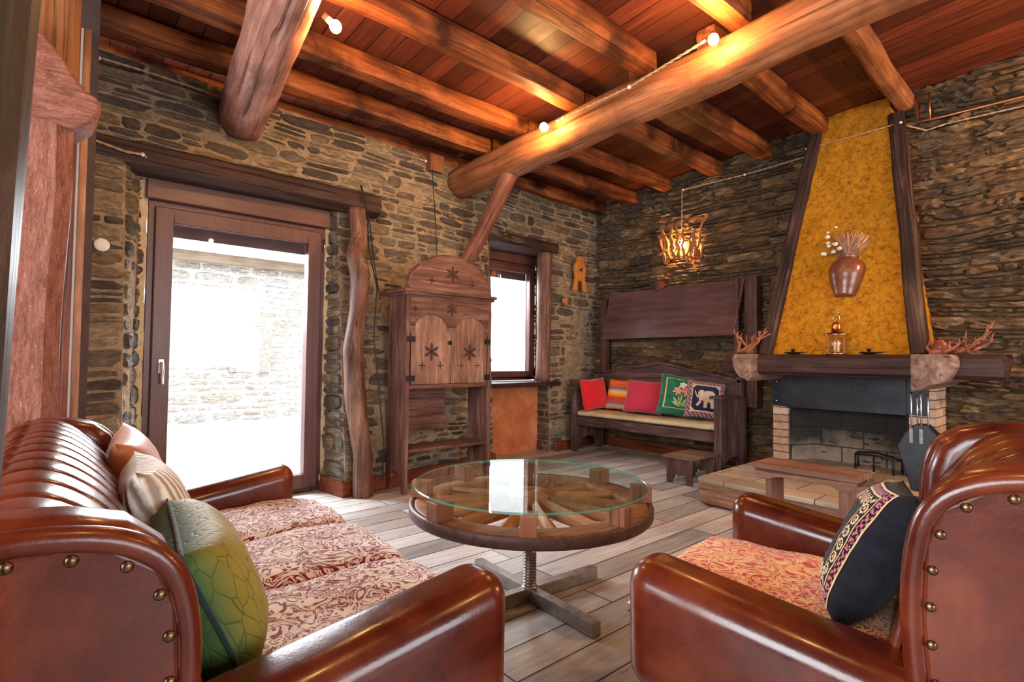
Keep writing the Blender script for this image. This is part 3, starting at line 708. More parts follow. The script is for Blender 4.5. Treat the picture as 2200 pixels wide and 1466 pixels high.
def lathe_thing(prof, c, mat, name, n=32): mb = MB(); mb.lathe(prof, c, n); return obj(name, mb, mat)
COPPER = plain('copper', (.62, .30, .17), .25, 1.0)
LX, LY, LZ = 4.54, 1.447, 1.107
ln = thing('copper_lantern', 'copper lantern with glass sides standing on the middle of the mantel', 'lantern', (LX, LY, LZ))
mb = MB(); mb.lathe([(0, 0), (.068, 0), (.068, .012), (0, .012)], (LX, LY, LZ), 24); obj('lantern_base', mb, COPPER, ln)
for k in range(6):
    a = k*pi/3+.3; mb = MB(); mb.bb(-.004, .004, -.004, .004, .01, .15); mb.v = [(q[0]+LX+.058*cos(a), q[1]+LY+.058*sin(a), q[2]+LZ) for q in mb.v]; obj('upright', mb, COPPER, ln)
mb = MB(); mb.lathe([(.054, .012), (.054, .148), (.051, .148), (.051, .012), (.054, .012)], (LX, LY, LZ), 24); obj('glass_cylinder', mb, pane_glass('lantern_glass'), ln)
mb = MB(); mb.lathe([(0, .018), (.02, .018), (.02, .10), (.0, .10)], (LX, LY, LZ), 16); obj('candle', mb, plain('wax', (.7, .6, .45), .5), ln)
mb = MB(); mb.lathe([(.088, .148), (.088, .156), (.035, .168), (.034, .215), (.028, .232), (.012, .248), (0, .25)], (LX, LY, LZ), 24); obj('lantern_roof', mb, COPPER, ln)
mb = MB()
for s in (-.022, .022): mb.tube([(LX, LY+s, LZ+.235), (LX, LY+s, LZ+.315)], .003, 6)
mb.tube([(LX, LY-.022, LZ+.315), (LX, LY, LZ+.322), (LX, LY+.022, LZ+.315)], .003, 6); obj('handle_wire', mb, STEEL, ln)
for i, (y, s) in enumerate(((1.76, 'left of the lantern'), (1.235, 'right of the lantern'))):
    ch = thing('candle_holder', 'small black saucer candle holder on the mantel '+s, 'candle holder', (4.54, y, 1.107), 0, 'candle holders on the mantel')
    mb = MB(); mb.lathe([(0, .001), (.03, .001), (.062, .014), (.064, .018), (.03, .007), (0, .007)], (4.54, y, 1.107), 24); obj('saucer', mb, BLACK_IRON, ch)
    mb = MB(); mb.lathe([(.012, .005), (.012, .04), (.016, .043), (.0, .043)], (4.54, y, 1.107), 12); obj('candle_cup', mb, BLACK_IRON, ch); mb = MB(); mb.tube([(4.54, y-.06, 1.122), (4.54, y-.11, 1.126)], .004, 6); obj('handle', mb, BLACK_IRON, ch)

def branch(mb, R, p, d, L, r, depth):
    pts = [V(p)]; dd = V(d).normalized(); n = 5
    for i in range(n):
        dd = (dd+V((R.uniform(-.35, .35), R.uniform(-.35, .35), R.uniform(-.2, .32)))*.55).normalized(); q = pts[-1]+dd*L/n
        q.z = max(q.z, 1.107+r*.8); pts.append(q)
    mb.tube(pts, [r*(1-.75*i/n) for i in range(n+1)], 7)
    if depth:
        for k in range(R.choice((2, 3))):
            i = R.randint(2, n); e = (dd+V((R.uniform(-1, 1), R.uniform(-1, 1), R.uniform(-.2, .9)))).normalized()
            branch(mb, R, pts[i], e, L*.55, r*.62, depth-1)
DRIFT = plain('driftwood', (.34, .115, .06), .5, bs_=.5, scale=30, var=.5)
def driftwood(label, starts, seed):
    R = rnd(seed); mb = MB()
    for p, d, L, r in starts: branch(mb, R, p, d, L, r, 2)
    return tag(obj('driftwood_root', mb, DRIFT), label, 'driftwood')
driftwood('twisted red driftwood root on the left end of the mantel', [((4.55, 2.18, 1.125), (0, -.6, .5), .20, .024), ((4.58, 2.22, 1.12), (.1, .2, .8), .15, .02), ((4.52, 2.12, 1.12), (-.2, -.5, .5), .17, .02), ((4.56, 2.10, 1.12), (0, .5, .6), .16, .018)], 4)
driftwood('branching red driftwood root on the right end of the mantel', [((4.54, .88, 1.122), (0, -.9, .05), .22, .022), ((4.54, .82, 1.12), (.1, -.5, .2), .14, .02), ((4.52, .74, 1.12), (-.1, -.8, .25), .17, .018), ((4.56, .86, 1.12), (.1, .4, .3), .09, .018), ((4.50, .80, 1.12), (-.1, -.3, .2), .12, .018)], 9)
tag(lathe_thing([(0, .0), (.03, .0), (.048, .03), (.05, .055), (.035, .085), (.02, .095), (.024, .10), (.0, .10)], (4.585, .83, 1.107), plain('dark_clay', (.20, .05, .03), .35), 'clay_cup', 20), 'small dark clay cup tucked behind the driftwood on the mantel', 'cup')

# wall vase with dried flowers
def chim_front(y, z):
    t = (z-1.107)/(3.24-1.107); return 4.635+(5.215-4.635)*t
VZ, VY = 1.56, 1.455
VX = chim_front(VY, 1.75)-.02
vs_ = thing('wall_vase', 'brown ribbed clay vase hung on the yellow chimney', 'vase', (VX, VY, VZ))
prof = [(0, 0), (.072, 0), (.085, .04), (.112, .12), (.128, .19), (.128, .235), (.112, .28), (.085, .305), (.070, .315), (.076, .335), (.070, .338), (.062, .315), (.0, .30)]
p2 = []
for i in range(len(prof)-1):
    for k in range(4):
        f = k/4; r = prof[i][0]+(prof[i+1][0]-prof[i][0])*f; z = prof[i][1]+(prof[i+1][1]-prof[i][1])*f; p2.append((r+(.0015*sin(z*260) if .03 < z < .29 else 0), z))
p2.append(prof[-1])
tilt = Matrix.Rotation(radians(15), 3, 'Y')
mb = MB(); mb.lathe(p2, (VX-.03, VY, VZ), 40, R=tilt); obj('vase_body', mb, plain('glazed_clay', (.17, .052, .026), .28, spec=.6, var=.3, scale=8), vs_)
mb = MB(); q = lambda r, z, a=-pi/2: tilt @ V((.03, r*sin(a), z))+V((VX-.03, VY, VZ))
mb.tube([q(.07, .31), q(.115, .33), q(.135, .28), q(.122, .22)], .009, 8); obj('vase_handle', mb, plain('glazed_clay', (.17, .052, .026), .28), vs_)
top = tilt @ V((0, 0, .33))+V((VX-.03, VY, VZ))
R = rnd(3); mb = MB()
for i in range(150):
    a = R.uniform(-.45, 1.0); L = R.uniform(.12, .22); e = top+V((-.03+R.uniform(-.05, .05), -L*sin(a)*1.0, L*cos(a)))
    mb.tube([top+V((R.uniform(-.03, .03), R.uniform(-.03, .03), -.06)), top+(e-top)*.5+V((R.uniform(-.01, .01),)*3), e], [.0010, .0014, .0022], 5)
o = obj('dried_grass', mb, plain('dried_grass', (.55, .31, .19), .9, var=.4)); tag(o, 'fan of dried brown grass standing in the wall vase', 'dried grass')
R = rnd(8); mb = MB(); fl = []
for i in range(13):
    e = top+V((-.05+R.uniform(-.03, .03), R.uniform(.03, .17), R.uniform(.02, .25)))
    mb.tube([top+V((0, .02, -.05)), top+(e-top)*.5+V((-.02, 0, .02)), e], .0018, 5)
    fl.append((e, R.uniform(.010, .022)))
st_ = obj('dried_sprig', mb, plain('stem_brown', (.20, .10, .05), .9)); tag(st_, 'dried sprigs with pale papery seed heads in the left of the wall vase', 'dried flowers')
PAPER = plain('paper_white', (.72, .62, .50), .8)
for e, r in fl: mb = MB(); mb.sphere(e, r, 8, 6, (.6, 1, .8)); obj('seed_head', mb, PAPER, st_)

# ------------------------------------------------------------------ settle under the fold-up panel
B_X, B_Y, B_Z = wood('settle', BENCH, 'X', .45), wood('settle', BENCH, 'Y', .45), wood('settle', BENCH, 'Z', .45)
se = thing('settle', 'dark wooden settle with gabled back and straw seat along the stone wall', 'settle', (4.87, 3.30, 0))
Y0, Y1 = 2.44, 4.19
mb = MB(); mb.bb(4.645, 4.685, Y0+.04, Y1-.04, .30, .395); obj('seat_rail', mb, B_Y, se, bevel=.006)
mb = MB(); mb.bb(4.68, 5.06, Y0+.05, Y1-.05, .36, .40); obj('seat_frame', mb, B_Y, se)
for y0, y1, s in ((Y0-.03, Y0+.04, 0), (Y1-.04, Y1+.03, 1)):
    poly = [(4.62, 0), (4.67, 0), (4.70, .10), (4.80, .16), (4.95, .16), (5.03, .10), (5.06, 0), (5.12, 0), (5.12, .70), (4.62, .70)]
    mb = MB(); mb.prism(poly, lambda a, b, t: V((a, t, b)), y0, y1); obj('end_panel', mb, B_Z, se, bevel=.006)
    mb = MB(); mb.bb(4.58, 4.94, y0-.025, y1+.025, .70, .728); obj('armrest', mb, B_X, se, bevel=.008)
    mb = MB(); mb.bb(5.03, 5.10, y0+.01, y1-.01, .70, .90); obj('back_post', mb, B_Z, se, bevel=.008)
mb = MB(); mb.prism([(Y0+.03, .36), (Y1-.03, .36), (Y1-.03, .875), (3.31, 1.01), (Y0+.03, .845)], lambda a, b, t: V((t, a, b)), 5.05, 5.085); obj('backrest', mb, B_Y, se, bevel=.004)
mb = MB(); mb.prism([(Y0-.02, .835), (3.31, 1.00), (Y1+.02, .868), (Y1+.02, .895), (3.31, 1.035), (Y0-.02, .865)], lambda a, b, t: V((t, a, b)), 5.03, 5.10); obj('gable_rail', mb, B_Y, se, bevel=.005)
STRAW, nt, bs = new_mat('straw')
v = coords(nt, (1, 1, 1), False); wv = N(nt, 'ShaderNodeTexWave'); wv.bands_direction = 'Y'; wv.inputs['Scale'].default_value = 28; wv.inputs['Distortion'].default_value = 2.5; wv.inputs['Detail'].default_value = 2
nt.links.new(v, wv.inputs['Vector']); c = ramp(nt, [(.2, (.46, .33, .17)), (.6, (.66, .53, .33)), (1, (.78, .68, .48))], wv.outputs[1]).outputs[0]
c = mixc(nt, 1, c, ramp(nt, [(.3, (.75, .7, .62)), (.6, (1.05, 1.05, 1.05))], nz(nt, v, 5, 4)).outputs[0], 'MULTIPLY')
nt.links.new(c, bs.inputs['Base Color']); setp(bs, rough=.7); bump(nt, bs, wv.outputs[1], .5, .006)
mb = MB()
def seatpad(u, v):
    y = Y0+.05+(Y1-Y0-.10)*u; a = v*2*pi; x = 4.845+.20*(abs(cos(a))**.5)*(1 if cos(a) > 0 else -1); z = .435+.036*(abs(sin(a))**.6)*(1 if sin(a) > 0 else -1)
    return V((x, y, z+.004*fbm((y*3, x*3, 1))-.012*sin(pi*u)*(1 if sin(a) > 0 else 0)))
mb.grid(seatpad, 50, 28); obj('straw_seat', mb, STRAW, se)

# fold-up table panel above the settle
pn = thing('wall_panel', 'large dark fold-up table panel hung on the wall above the settle', 'panel', (5.2, 3.3, 0))
PW = wood('panel', [(.075, .034, .032), (.13, .064, .060), (.20, .105, .098)], 'Y', .28, spec=.55, bstr=.12, grain=.6, blotch=.3, crack=.15)
mb = MB(); mb.add([(5.10, 2.53, 1.300), (5.10, 4.17, 1.290), (5.18, 4.11, 1.845), (5.18, 2.46, 1.855), (5.14, 2.53, 1.30), (5.14, 4.17, 1.29), (5.22, 4.11, 1.845), (5.22, 2.46, 1.855)],
       [(0, 1, 2, 3), (4, 5, 6, 7), (0, 1, 5, 4), (1, 2, 6, 5), (2, 3, 7, 6), (3, 0, 4, 7)]); obj('panel_board', mb, PW, pn, bevel=.004)
P2 = wood('panel_post', [(.05, .022, .02), (.10, .042, .034), (.16, .075, .06)], 'Z', .4)
mb = MB(); mb.bb(5.18, 5.30, 2.34, 2.46, .60, 1.875); obj('side_post', mb, P2, pn, bevel=.006)
mb = MB(); mb.bb(5.13, 5.17, 2.50, 2.545, .95, 1.86); obj('side_batten', mb, P2, pn, bevel=.004)
mb = MB(); mb.bb(5.16, 5.24, 4.16, 4.24, .60, 1.78); obj('side_post', mb, P2, pn, bevel=.006)
mb = MB(); mb.bb(5.12, 5.26, 3.40, 3.45, 1.82, 1.925); obj('wooden_peg', mb, P2, pn, bevel=.01)

# ------------------------------------------------------------------ cushions
def surf(u, v, w_, h_, t, puff=.5, seed=0):
    """height of a pillow's face over its flat middle, u and v in -1..1"""
    e = max(0, (1-abs(u)**3.2))*max(0, (1-abs(v)**3.2))
    return t/2*e**puff + .006*fbm((u*1.6+seed, v*1.6, seed))*(e**.5)
def pillow(w_, h_, t, seed=0, n=18, puff=.5, pinch=.07):
    mb = MB()
    def out(u, v):
        x = u*w_/2*(1-pinch*(1-v*v)*abs(u)); y = v*h_/2*(1-pinch*(1-u*u)*abs(v)); return x, y
    for s in (1, -1):
        def f(a, b):
            u, v = a*2-1, b*2-1; x, y = out(u, v)
            return V((x, y+h_/2, s*surf(u, v, w_, h_, t, puff, seed+s)))
        mb.grid(f, n, n, flip=(s < 0))
    return mb
def place(base, face_az, lean=10, roll=0):
    """pillow matrix: base = middle of its bottom edge, face_az = compass direction its face looks (degrees from +y towards +x), lean = tipped back"""
    a = radians(face_az); Nn = V((sin(a), cos(a), 0)); U = V((0, 0, 1)); Wd = U.cross(Nn)
    l = radians(lean); up = U*cos(l)-Nn*sin(l); nn = Nn*cos(l)+U*sin(l)
    Mx = Matrix.Identity(4)
    for i in range(3): Mx[i][0] = Wd[i]; Mx[i][1] = up[i]; Mx[i][2] = nn[i]; Mx[i][3] = base[i]
    return Mx @ Matrix.Rotation(radians(roll), 4, 'Z')
def fabric(name, col, var=.2, scale=30, rough=.9, b=.3, sheen=.3):
    m = plain(name, col, rough, 0, .2, b, var, scale); m.node_tree.nodes['Principled BSDF'].inputs['Sheen Weight'].default_value = sheen; return m
def inpoly(x, y, poly):
    c = False; j = len(poly)-1
    for i in range(len(poly)):
        a, b = poly[i], poly[j]
        if (a[1] > y) != (b[1] > y) and x < (b[0]-a[0])*(y-a[1])/(b[1]-a[1])+a[0]: c = not c
        j = i
    return c
def stitch(test, w_, h_, t, seed, cell=.0075, lift=.0022, pinch=.07, puff=.5):
    """needlework: little raised squares wherever test(u, v) holds, following the pillow's face"""
    mb = MB(); n = int(w_/cell); m = int(h_/cell)
    def P(u, v):
        x = u*w_/2*(1-pinch*(1-v*v)*abs(u)); y = v*h_/2*(1-pinch*(1-u*u)*abs(v)); return V((x, y+h_/2, surf(u, v, w_, h_, t, puff, seed+1)+lift))
    for i in range(n):
        for j in range(m):
            u0, u1, v0, v1 = -1+2*i/n, -1+2*(i+1)/n, -1+2*j/m, -1+2*(j+1)/m
            if test((u0+u1)/2, (v0+v1)/2): mb.quad(P(u0, v0), P(u1, v0), P(u1, v1), P(u0, v1))
    return mb
SZ = .475
def cushion(name, label, w_, h_, t, mat, M, seed, **k):
    o = obj(name, pillow(w_, h_, t, seed, **k), mat, M=M, smooth=True); return tag(o, label, 'cushion')
cushion('cushion', 'bright red cushion leaning on the left arm of the settle', .37, .36, .13, fabric('red_cotton', (.66, .012, .022), .12), place((4.81, 4.00, SZ), 188, 9, 4), 1)
STRI, nt, bs = new_mat('striped_weave')
tc = N(nt, 'ShaderNodeTexCoord'); sp = N(nt, 'ShaderNodeSeparateXYZ'); nt.links.new(tc.outputs['Object'], sp.inputs[0])
yy = math_(nt, 'ADD', math_(nt, 'MULTIPLY', sp.outputs[1], 2.75), math_(nt, 'MULTIPLY', nz(nt, coords(nt, (1, 1, 1), False), 9, 3), .05))
c = ramp(nt, [(0, (.62, .10, .02)), (.08, (.80, .42, .08)), (.16, (.42, .40, .44)), (.22, (.20, .15, .26)), (.28, (.60, .07, .03)), (.40, (.56, .05, .03)), (.48, (.85, .30, .02)), (.56, (.90, .55, .08)), (.62, (.50, .45, .40)), (.68, (.15, .12, .20)), (.75, (.62, .09, .03)), (.9, (.75, .14, .02))], yy).outputs[0]
nt.links.new(c, bs.inputs['Base Color']); setp(bs, rough=.9)
cushion('cushion', 'orange and grey striped cushion on the settle', .37, .36, .13, STRI, place((4.94, 3.79, SZ), 264, 14, -2), 2)
cushion('cushion', 'plain pinkish red cushion in the middle of the settle', .42, .37, .15, fabric('pink_red_linen', (.52, .035, .075), .2, 60), place((4.87, 3.43, SZ), 250, 20, -3), 3)
G = place((4.87, 3.00, SZ), 234, 20, -9)
gc = cushion('cushion', 'green velvet cushion embroidered with a lily spray on the settle', .44, .45, .15, fabric('green_velvet', (.016, .155, .085), .35, 12, sheen=.25), G, 4)
def ring(a, b): return lambda u, v: (max(abs(u), abs(v)) < b and max(abs(u), abs(v)) > a)
def petal(cx, cy, ang, L, wd):
    c_, s_ = cos(ang), sin(ang)
    def t(u, v):
        x = (u-cx)*c_+(v-cy)*s_; y = -(u-cx)*s_+(v-cy)*c_
        return 0 < x < L and abs(y) < wd*sin(pi*x/L)
    return t
def anyof(*ts): return lambda u, v: any(t(u, v) for t in ts)
def flower(cx, cy, L, wd, n, a0=0): return anyof(*[petal(cx, cy, a0+2*pi*k/n, L, wd) for k in range(n)])
obj('border_band', stitch(ring(.70, .745), .44, .45, .15, 4), fabric('ecru_thread', (.55, .42, .22)), gc, M=G)
obj('pink_lilies', stitch(anyof(flower(-.17, .12, .24, .06, 6, .3), flower(.27, .16, .30, .07, 6, .1)), .44, .45, .15, 4), fabric('pink_thread', (.72, .33, .26)), gc, M=G)
obj('white_lily', stitch(flower(.05, .42, .20, .055, 6, .5), .44, .45, .15, 4), fabric('white_thread', (.75, .72, .66)), gc, M=G)
obj('leaf_stems', stitch(anyof(petal(-.02, -.62, 1.45, .75, .035), petal(-.02, -.62, 2.2, .55, .06), petal(.0, -.62, 1.0, .62, .055), petal(.0, -.62, 1.75, .66, .03), petal(.05, -.60, .55, .5, .05), petal(-.05, -.6, 2.6, .4, .05)), .44, .45, .15, 4), fabric('pale_green_thread', (.42, .52, .22)), gc, M=G)
E_ = place((4.84, 2.71, SZ), 238, 22, -7)
ec = cushion('cushion', 'navy blue cushion woven with a pale elephant, on the settle', .37, .40, .14, fabric('navy_weave', (.018, .017, .065), .3, 25), E_, 5)
ele = [(-.62, .28), (-.66, .40), (-.60, .36), (-.52, .20), (-.45, .10), (-.42, .30), (-.34, .42), (-.20, .44), (-.10, .36), (.05, .42), (.30, .42), (.46, .30), (.52, .10), (.56, -.18), (.50, -.20), (.47, -.02), (.44, -.10), (.48, -.50), (.30, -.52), (.27, -.22), (.12, -.18), (.08, -.50), (-.10, -.52), (-.08, -.20), (-.20, -.12), (-.24, -.30), (-.42, -.48), (-.50, -.40), (-.34, -.18), (-.36, .00), (-.48, .00), (-.56, .14)]
ele = [(x*.95+.03, y*.95) for x, y in ele]
obj('elephant_motif', stitch(lambda u, v: inpoly(u, v, ele), .37, .40, .14, 5, .006), fabric('cream_thread', (.62, .50, .34)), ec, M=E_)
obj('border_band', stitch(lambda u, v: .72 < max(abs(u), abs(v)) < .95 and (int((u+2)*14)+int((v+2)*14)) % 3 > 0, .37, .40, .14, 5), fabric('rose_thread', (.42, .22, .20)), ec, M=E_)
obj('corner_scrolls', stitch(lambda u, v: max(abs(u), abs(v)) < .72 and (max(abs(u), abs(v)) > .66 or (abs(u)+abs(v) > 1.16)), .37, .40, .14, 5), fabric('cream_thread', (.62, .50, .34)), ec, M=E_)

# ------------------------------------------------------------------ carved cabinet
cb = thing('carved_cabinet', 'carved wooden cabinet with arched top and two star-carved doors', 'cabinet', (2.55, 3.80, 0))
CX, CY_, CZ = wood('cabinet', CAB, 'X', .5), wood('cabinet', CAB, 'Y', .5), wood('cabinet', CAB, 'Z', .5)
CDOOR = wood('cabinet_door', PALE, 'Z', .5, grain=.7, crack=.45)
CA, CB_, YF, YB = 2.125, 2.965, 3.65, 3.93
def side(x0, x1):
    poly = [(YF, 0), (YF+.045, 0), (YF+.05, .06), (YF+.075, .10), (YF+.07, .13), (YF+.14, .17), (YB-.07, .13), (YB-.075, .10), (YB-.05, .06), (YB-.04, 0), (YB, 0), (YB, 1.555), (YF, 1.555)]
    mb = MB(); mb.prism(poly, lambda a, b, t: V((t, a, b)), x0, x1); obj('side_panel', mb, CZ, cb, bevel=.003)
side(CA, CA+.035); side(CB_-.035, CB_)
mb = MB(); mb.bb(CA+.035, CB_-.035, YB-.02, YB, .80, 1.555); mb.bb(CA+.035, CB_-.30, YB-.02, YB, .55, .80); mb.bb(CA+.035, CB_-.28, YB-.035, YB-.02, .44, .56); obj('back_panel', mb, CX, cb)
mb = MB(); mb.bb(CA+.03, CB_-.03, YF-.005, YB-.02, .803, .835); obj('middle_shelf', mb, CX, cb, bevel=.003)
mb = MB(); mb.bb(CA+.03, CB_-.03, YF+.005, YB-.03, .31, .335); obj('lower_shelf', mb, CX, cb, bevel=.003)
IX0, IX1 = CA+.035, CB_-.035
mb = MB(); mid = (IX0+IX1)/2
def archpts(x0, x1, zs, r, n=14): c_ = (x0+x1)/2; h_ = (x1-x0)/2; return [(c_-h_*cos(pi*i/n), zs+r*sin(pi*i/n)) for i in range(n+1)]
A1 = archpts(IX0+.03, mid-.035, 1.255, .135); A2 = archpts(mid+.035, IX1-.03, 1.255, .135)
poly = [(IX0, 1.235), (IX0+.012, 1.235), (IX0+.012, 1.255)]+A1+[(mid-.018, 1.255), (mid-.018, 1.22), (mid+.018, 1.22), (mid+.018, 1.255)]+A2+[(IX1-.012, 1.255), (IX1-.012, 1.235), (IX1, 1.235), (IX1, 1.555), (IX0, 1.555)]
mb.prism(poly, lambda a, b, t: V((a, t, b)), YF-.004, YF+.02); obj('top_rail', mb, CX, cb, bevel=.002)
def star(mb, cx, cz, y, L, wd, n, a0=pi/2):
    for k in range(n):
        a = a0+2*pi*k/n; pts = [(L*t, wd*sin(pi*t)**.8) for t in (0, .15, .35, .55, .75, .9, 1)]
        loop = pts+[(x, -yy_) for x, yy_ in pts[-2:0:-1]]
        q = [V((cx+x*cos(a)-yy_*sin(a), y, cz+x*sin(a)+yy_*cos(a))) for x, yy_ in loop]
        mb.add(q, [tuple(range(len(q)))])
    mb.add([V((cx+.006*cos(k), y, cz+.006*sin(k))) for k in range(6)], [tuple(range(6))])
def stars(parent, *ss):
    for q in ss: mb = MB(); star(mb, *q); obj('carved_star', mb, DKC, parent)
DKC = wood('carving', [(.035, .014, .010), (.06, .024, .017), (.10, .04, .03)], 'Z', .7)
for i, (x0, x1) in enumerate(((IX0+.012, mid-.003), (mid+.003, IX1-.012))):
    a, b = x0+.018, x1-.018
    poly = [(x0, .838), (x1, .838), (x1, 1.26), (b, 1.26)]+archpts(a, b, 1.26, .132)[::-1]+[(x0, 1.26)]
    mb = MB(); mb.prism(poly, lambda p, q, t: V((p, t, q)), YF+.003, YF+.020); d = obj('cabinet_door', mb, CDOOR, cb, bevel=.002)
    c_ = (x0+x1)/2; stars(d, (c_, 1.095, YF+.0015, .078, .013, 6), (c_-.085, .985, YF+.0015, .032, .005, 4, 0), (c_+.085, .985, YF+.0015, .032, .005, 4, 0))
    for z in (.885, 1.19):
        mb = MB(); xx = x0-.02 if i == 0 else x1+.02; s = 1 if i == 0 else -1
        mb.bb(xx-.022, xx+.05*s if s > 0 else xx+.022, YF-.006, YF+.002, z-.022, z+.022) if s > 0 else mb.bb(xx-.045, xx+.012, YF-.006, YF+.002, z-.022, z+.022)
        obj('hinge', mb, BLACK_IRON, d)
    if i == 0: mb = MB(); mb.cyl((x1-.012, YF-.006, 1.17), (x1-.012, YF+.004, 1.17), .018, 14); obj('lock_plate', mb, BLACK_IRON, d)
mb = MB(); mb.bb(CA-.035, CB_+.035, YF-.035, YB+.01, 1.555, 1.583); mb.bb(CA-.02, CB_+.02, YF-.02, YB, 1.535, 1.556); obj('cornice', mb, CX, cb, bevel=.006)
pc = (CA+CB_)/2
ar = [(pc-.405*cos(pi*i/28), 1.583+.295*sin(pi*i/28)) for i in range(29)]
mb = MB(); mb.prism(ar, lambda a, b, t: V((a, t, b)), YF-.005, YF+.03); pe = obj('arched_pediment', mb, CX, cb, bevel=.003)
mb = MB(); mb.tube([(a, YF+.01, b) for a, b in ar], .013, 8); mb.tube([(pc-.39*cos(pi*i/28), YF+.06, 1.583+.285*sin(pi*i/28)) for i in range(29)], .016, 8); obj('arch_molding', mb, CX, pe)
stars(pe, (pc, 1.735, YF-.0065, .075, .013, 6), (pc-.20, 1.665, YF-.0065, .035, .006, 4, 0), (pc+.20, 1.665, YF-.0065, .035, .006, 4, 0), (pc, 1.445, YF-.0065, .06, .011, 6), (IX0+.04, 1.43, YF-.0065, .03, .005, 4, 0))

# ------------------------------------------------------------------ wagon wheel table
WX, WY = 1.642, 1.735
tb = thing('wheel_table', 'round coffee table made of an old wagon wheel on a steel screw foot', 'table', (WX, WY, 0))
WW = wood('wheel', OAK, 'X', .5, bstr=.6)
mb = MB(); mb.lathe([(.405, 0.3940), (.505, 0.3920), (.508, 0.3980), (.505, 0.4300), (.495, 0.4360), (.415, 0.4360), (.405, 0.4280), (.405, 0.3940)], (WX, WY, 0), 72)
felloe = obj('rim', mb, wood('felloe', [(.20, .075, .03), (.34, .14, .065), (.50, .26, .14)], 'X', .5, grain=.5), tb)
mb = MB(); mb.lathe([(.505, 0.3900), (.519, 0.3900), (.524, 0.3960), (.524, 0.4320), (.518, .438), (.505, .438), (.505, 0.3900)], (WX, WY, 0), 72)
obj('iron_tyre', mb, plain('rusty_iron', (.12, .062, .052), .5, .35, .4, .25, .35, 40), tb)
mb = MB(); mb.lathe([(0, .36), (.085, .36), (.10, .375), (.10, .455), (.09, .468), (.06, .47), (.055, .478), (.03, .478), (.03, .47), (0, .47)], (WX, WY, 0), 36)
obj('hub', mb, wood('hub', OAK, 'Z', .5), tb)
NS = 14
SPK = wood('spoke', OAK, 'X', .5, bstr=.6)
for k in range(NS):
    a = 2*pi*k/NS+.12; d = V((cos(a), sin(a), 0))
    p0, p1 = V((WX, WY, .425))+d*.085, V((WX, WY, .415))+d*.415
    Mx, L = frame(p0, p1); mb = MB()
    sec = lambda w_, h_: [(-w_/2, -h_/2), (w_/2, -h_/2), (w_/2, h_*.15), (0, h_/2), (-w_/2, h_*.15)]
    vs = [(0, *q) for q in sec(.030, .070)]+[(L*.5, *q) for q in sec(.040, .060)]+[(L, *q) for q in sec(.052, .046)]
    fs = [(0, 4, 3, 2, 1), (10, 11, 12, 13, 14)]+[(j*5+i, j*5+(i+1) % 5, j*5+5+(i+1) % 5, j*5+5+i) for j in range(2) for i in range(5)]
    mb.add(vs, fs); obj('spoke', mb, SPK, tb, M=Mx, bevel=.004)
for k in range(8):
    a = 2*pi*k/8+radians(-134); Rz = Matrix.Rotation(a, 3, 'Z'); mb = MB(); mb.box(V((WX, WY, 0.4705))+Rz @ V((.478, 0, 0)), (.085, .062, .071), Rz)
    obj('support_block', mb, wood('block_oak', [(.26, .10, .055), (.36, .15, .08), (.44, .20, .115)], 'Z', .45), tb, bevel=.003)
mb = MB(); mb.lathe([(0, 0.5065), (.502, 0.5065), (.505, 0.5090), (.505, 0.5125), (.502, 0.5155), (0, 0.5155)], (WX, WY, 0), 96)
GT = pane_glass('table_glass', (.90, .975, .955))
GE, nt, bs = new_mat('glass_edge'); bs.inputs['Base Color'].default_value = (.06, .42, .33, 1); setp(bs, rough=.08, spec=.7); bs.inputs['Alpha'].default_value = .55
for i in range(len(mb.f)):
    zc = [mb.v[k] for k in mb.f[i]]; mb.m[i] = 1 if min(sqrt((q[0]-WX)**2+(q[1]-WY)**2) for q in zc) > .5 else 0
obj('glass_top', mb, [GT, GE], tb, smooth=False)
scr = plain('screw_steel', (.34, .29, .27), .38, .9)
mb = MB(); prof = [(0, .05)]
for i in range(26): z = .05+i*.0127; prof += [(.0225, z), (.030, z+.004), (.030, z+.0065), (.0225, z+.0105)]
prof += [(.0225, .372), (0, .372)]
mb.lathe(prof, (WX, WY, 0), 20); obj('threaded_post', mb, scr, tb)
BST = plain('worn_steel', (.34, .29, .26), .42, .75, .5, .15, .3, 25)
for k in range(4):
    a = k*pi/2+radians(-4); L = .40; Rz = Matrix.Rotation(a, 3, 'Z'); mb = MB(); mb.box(V((WX, WY, .0305))+Rz @ V((L/2+.012, 0, 0)), (L-.02, .045, .055), Rz); obj('base_arm', mb, BST, tb, bevel=.003)
mb = MB(); mb.lathe([(0, .004), (.036, .004), (.036, .058), (.03, .066), (0, .066)], (WX, WY, 0), 20); obj('collar', mb, scr, tb)

# ------------------------------------------------------------------ low stools
st = thing('low_stool', 'low square wooden stool with scalloped sides in front of the settle', 'stool', (4.30, 2.52, 0), radians(2))
SW = wood('stool', [(.09, .045, .032), (.19, .105, .075), (.32, .20, .15)], 'Y', .55); SWZ = wood('stool', [(.07, .034, .026), (.14, .075, .055), (.24, .14, .105)], 'Z', .55)
mb = MB(); mb.bb(4.085, 4.515, 2.375, 2.665, .213, .236); obj('seat', mb, SW, st, bevel=.004)
def scal(y0, y1, h): return [(y0, 0), (y0+.05, 0), (y0+.055, .03), (y0+.075, .055), (y0+.07, .08), (y0+.105, .075), ((y0+y1)/2, .062), (y1-.105, .075), (y1-.07, .08), (y1-.075, .055), (y1-.055, .03), (y1-.05, 0), (y1, 0), (y1, h), (y0, h)]
for x in (4.11, 4.47):
    mb = MB(); mb.prism(scal(2.40, 2.64, .213), lambda a, b, t: V((t, a, b)), x, x+.022); obj('side_panel', mb, SWZ, st, bevel=.002)
mb = MB(); mb.bb(4.132, 4.47, 2.515, 2.530, .12, .213); obj('stretcher', mb, SWZ, st)
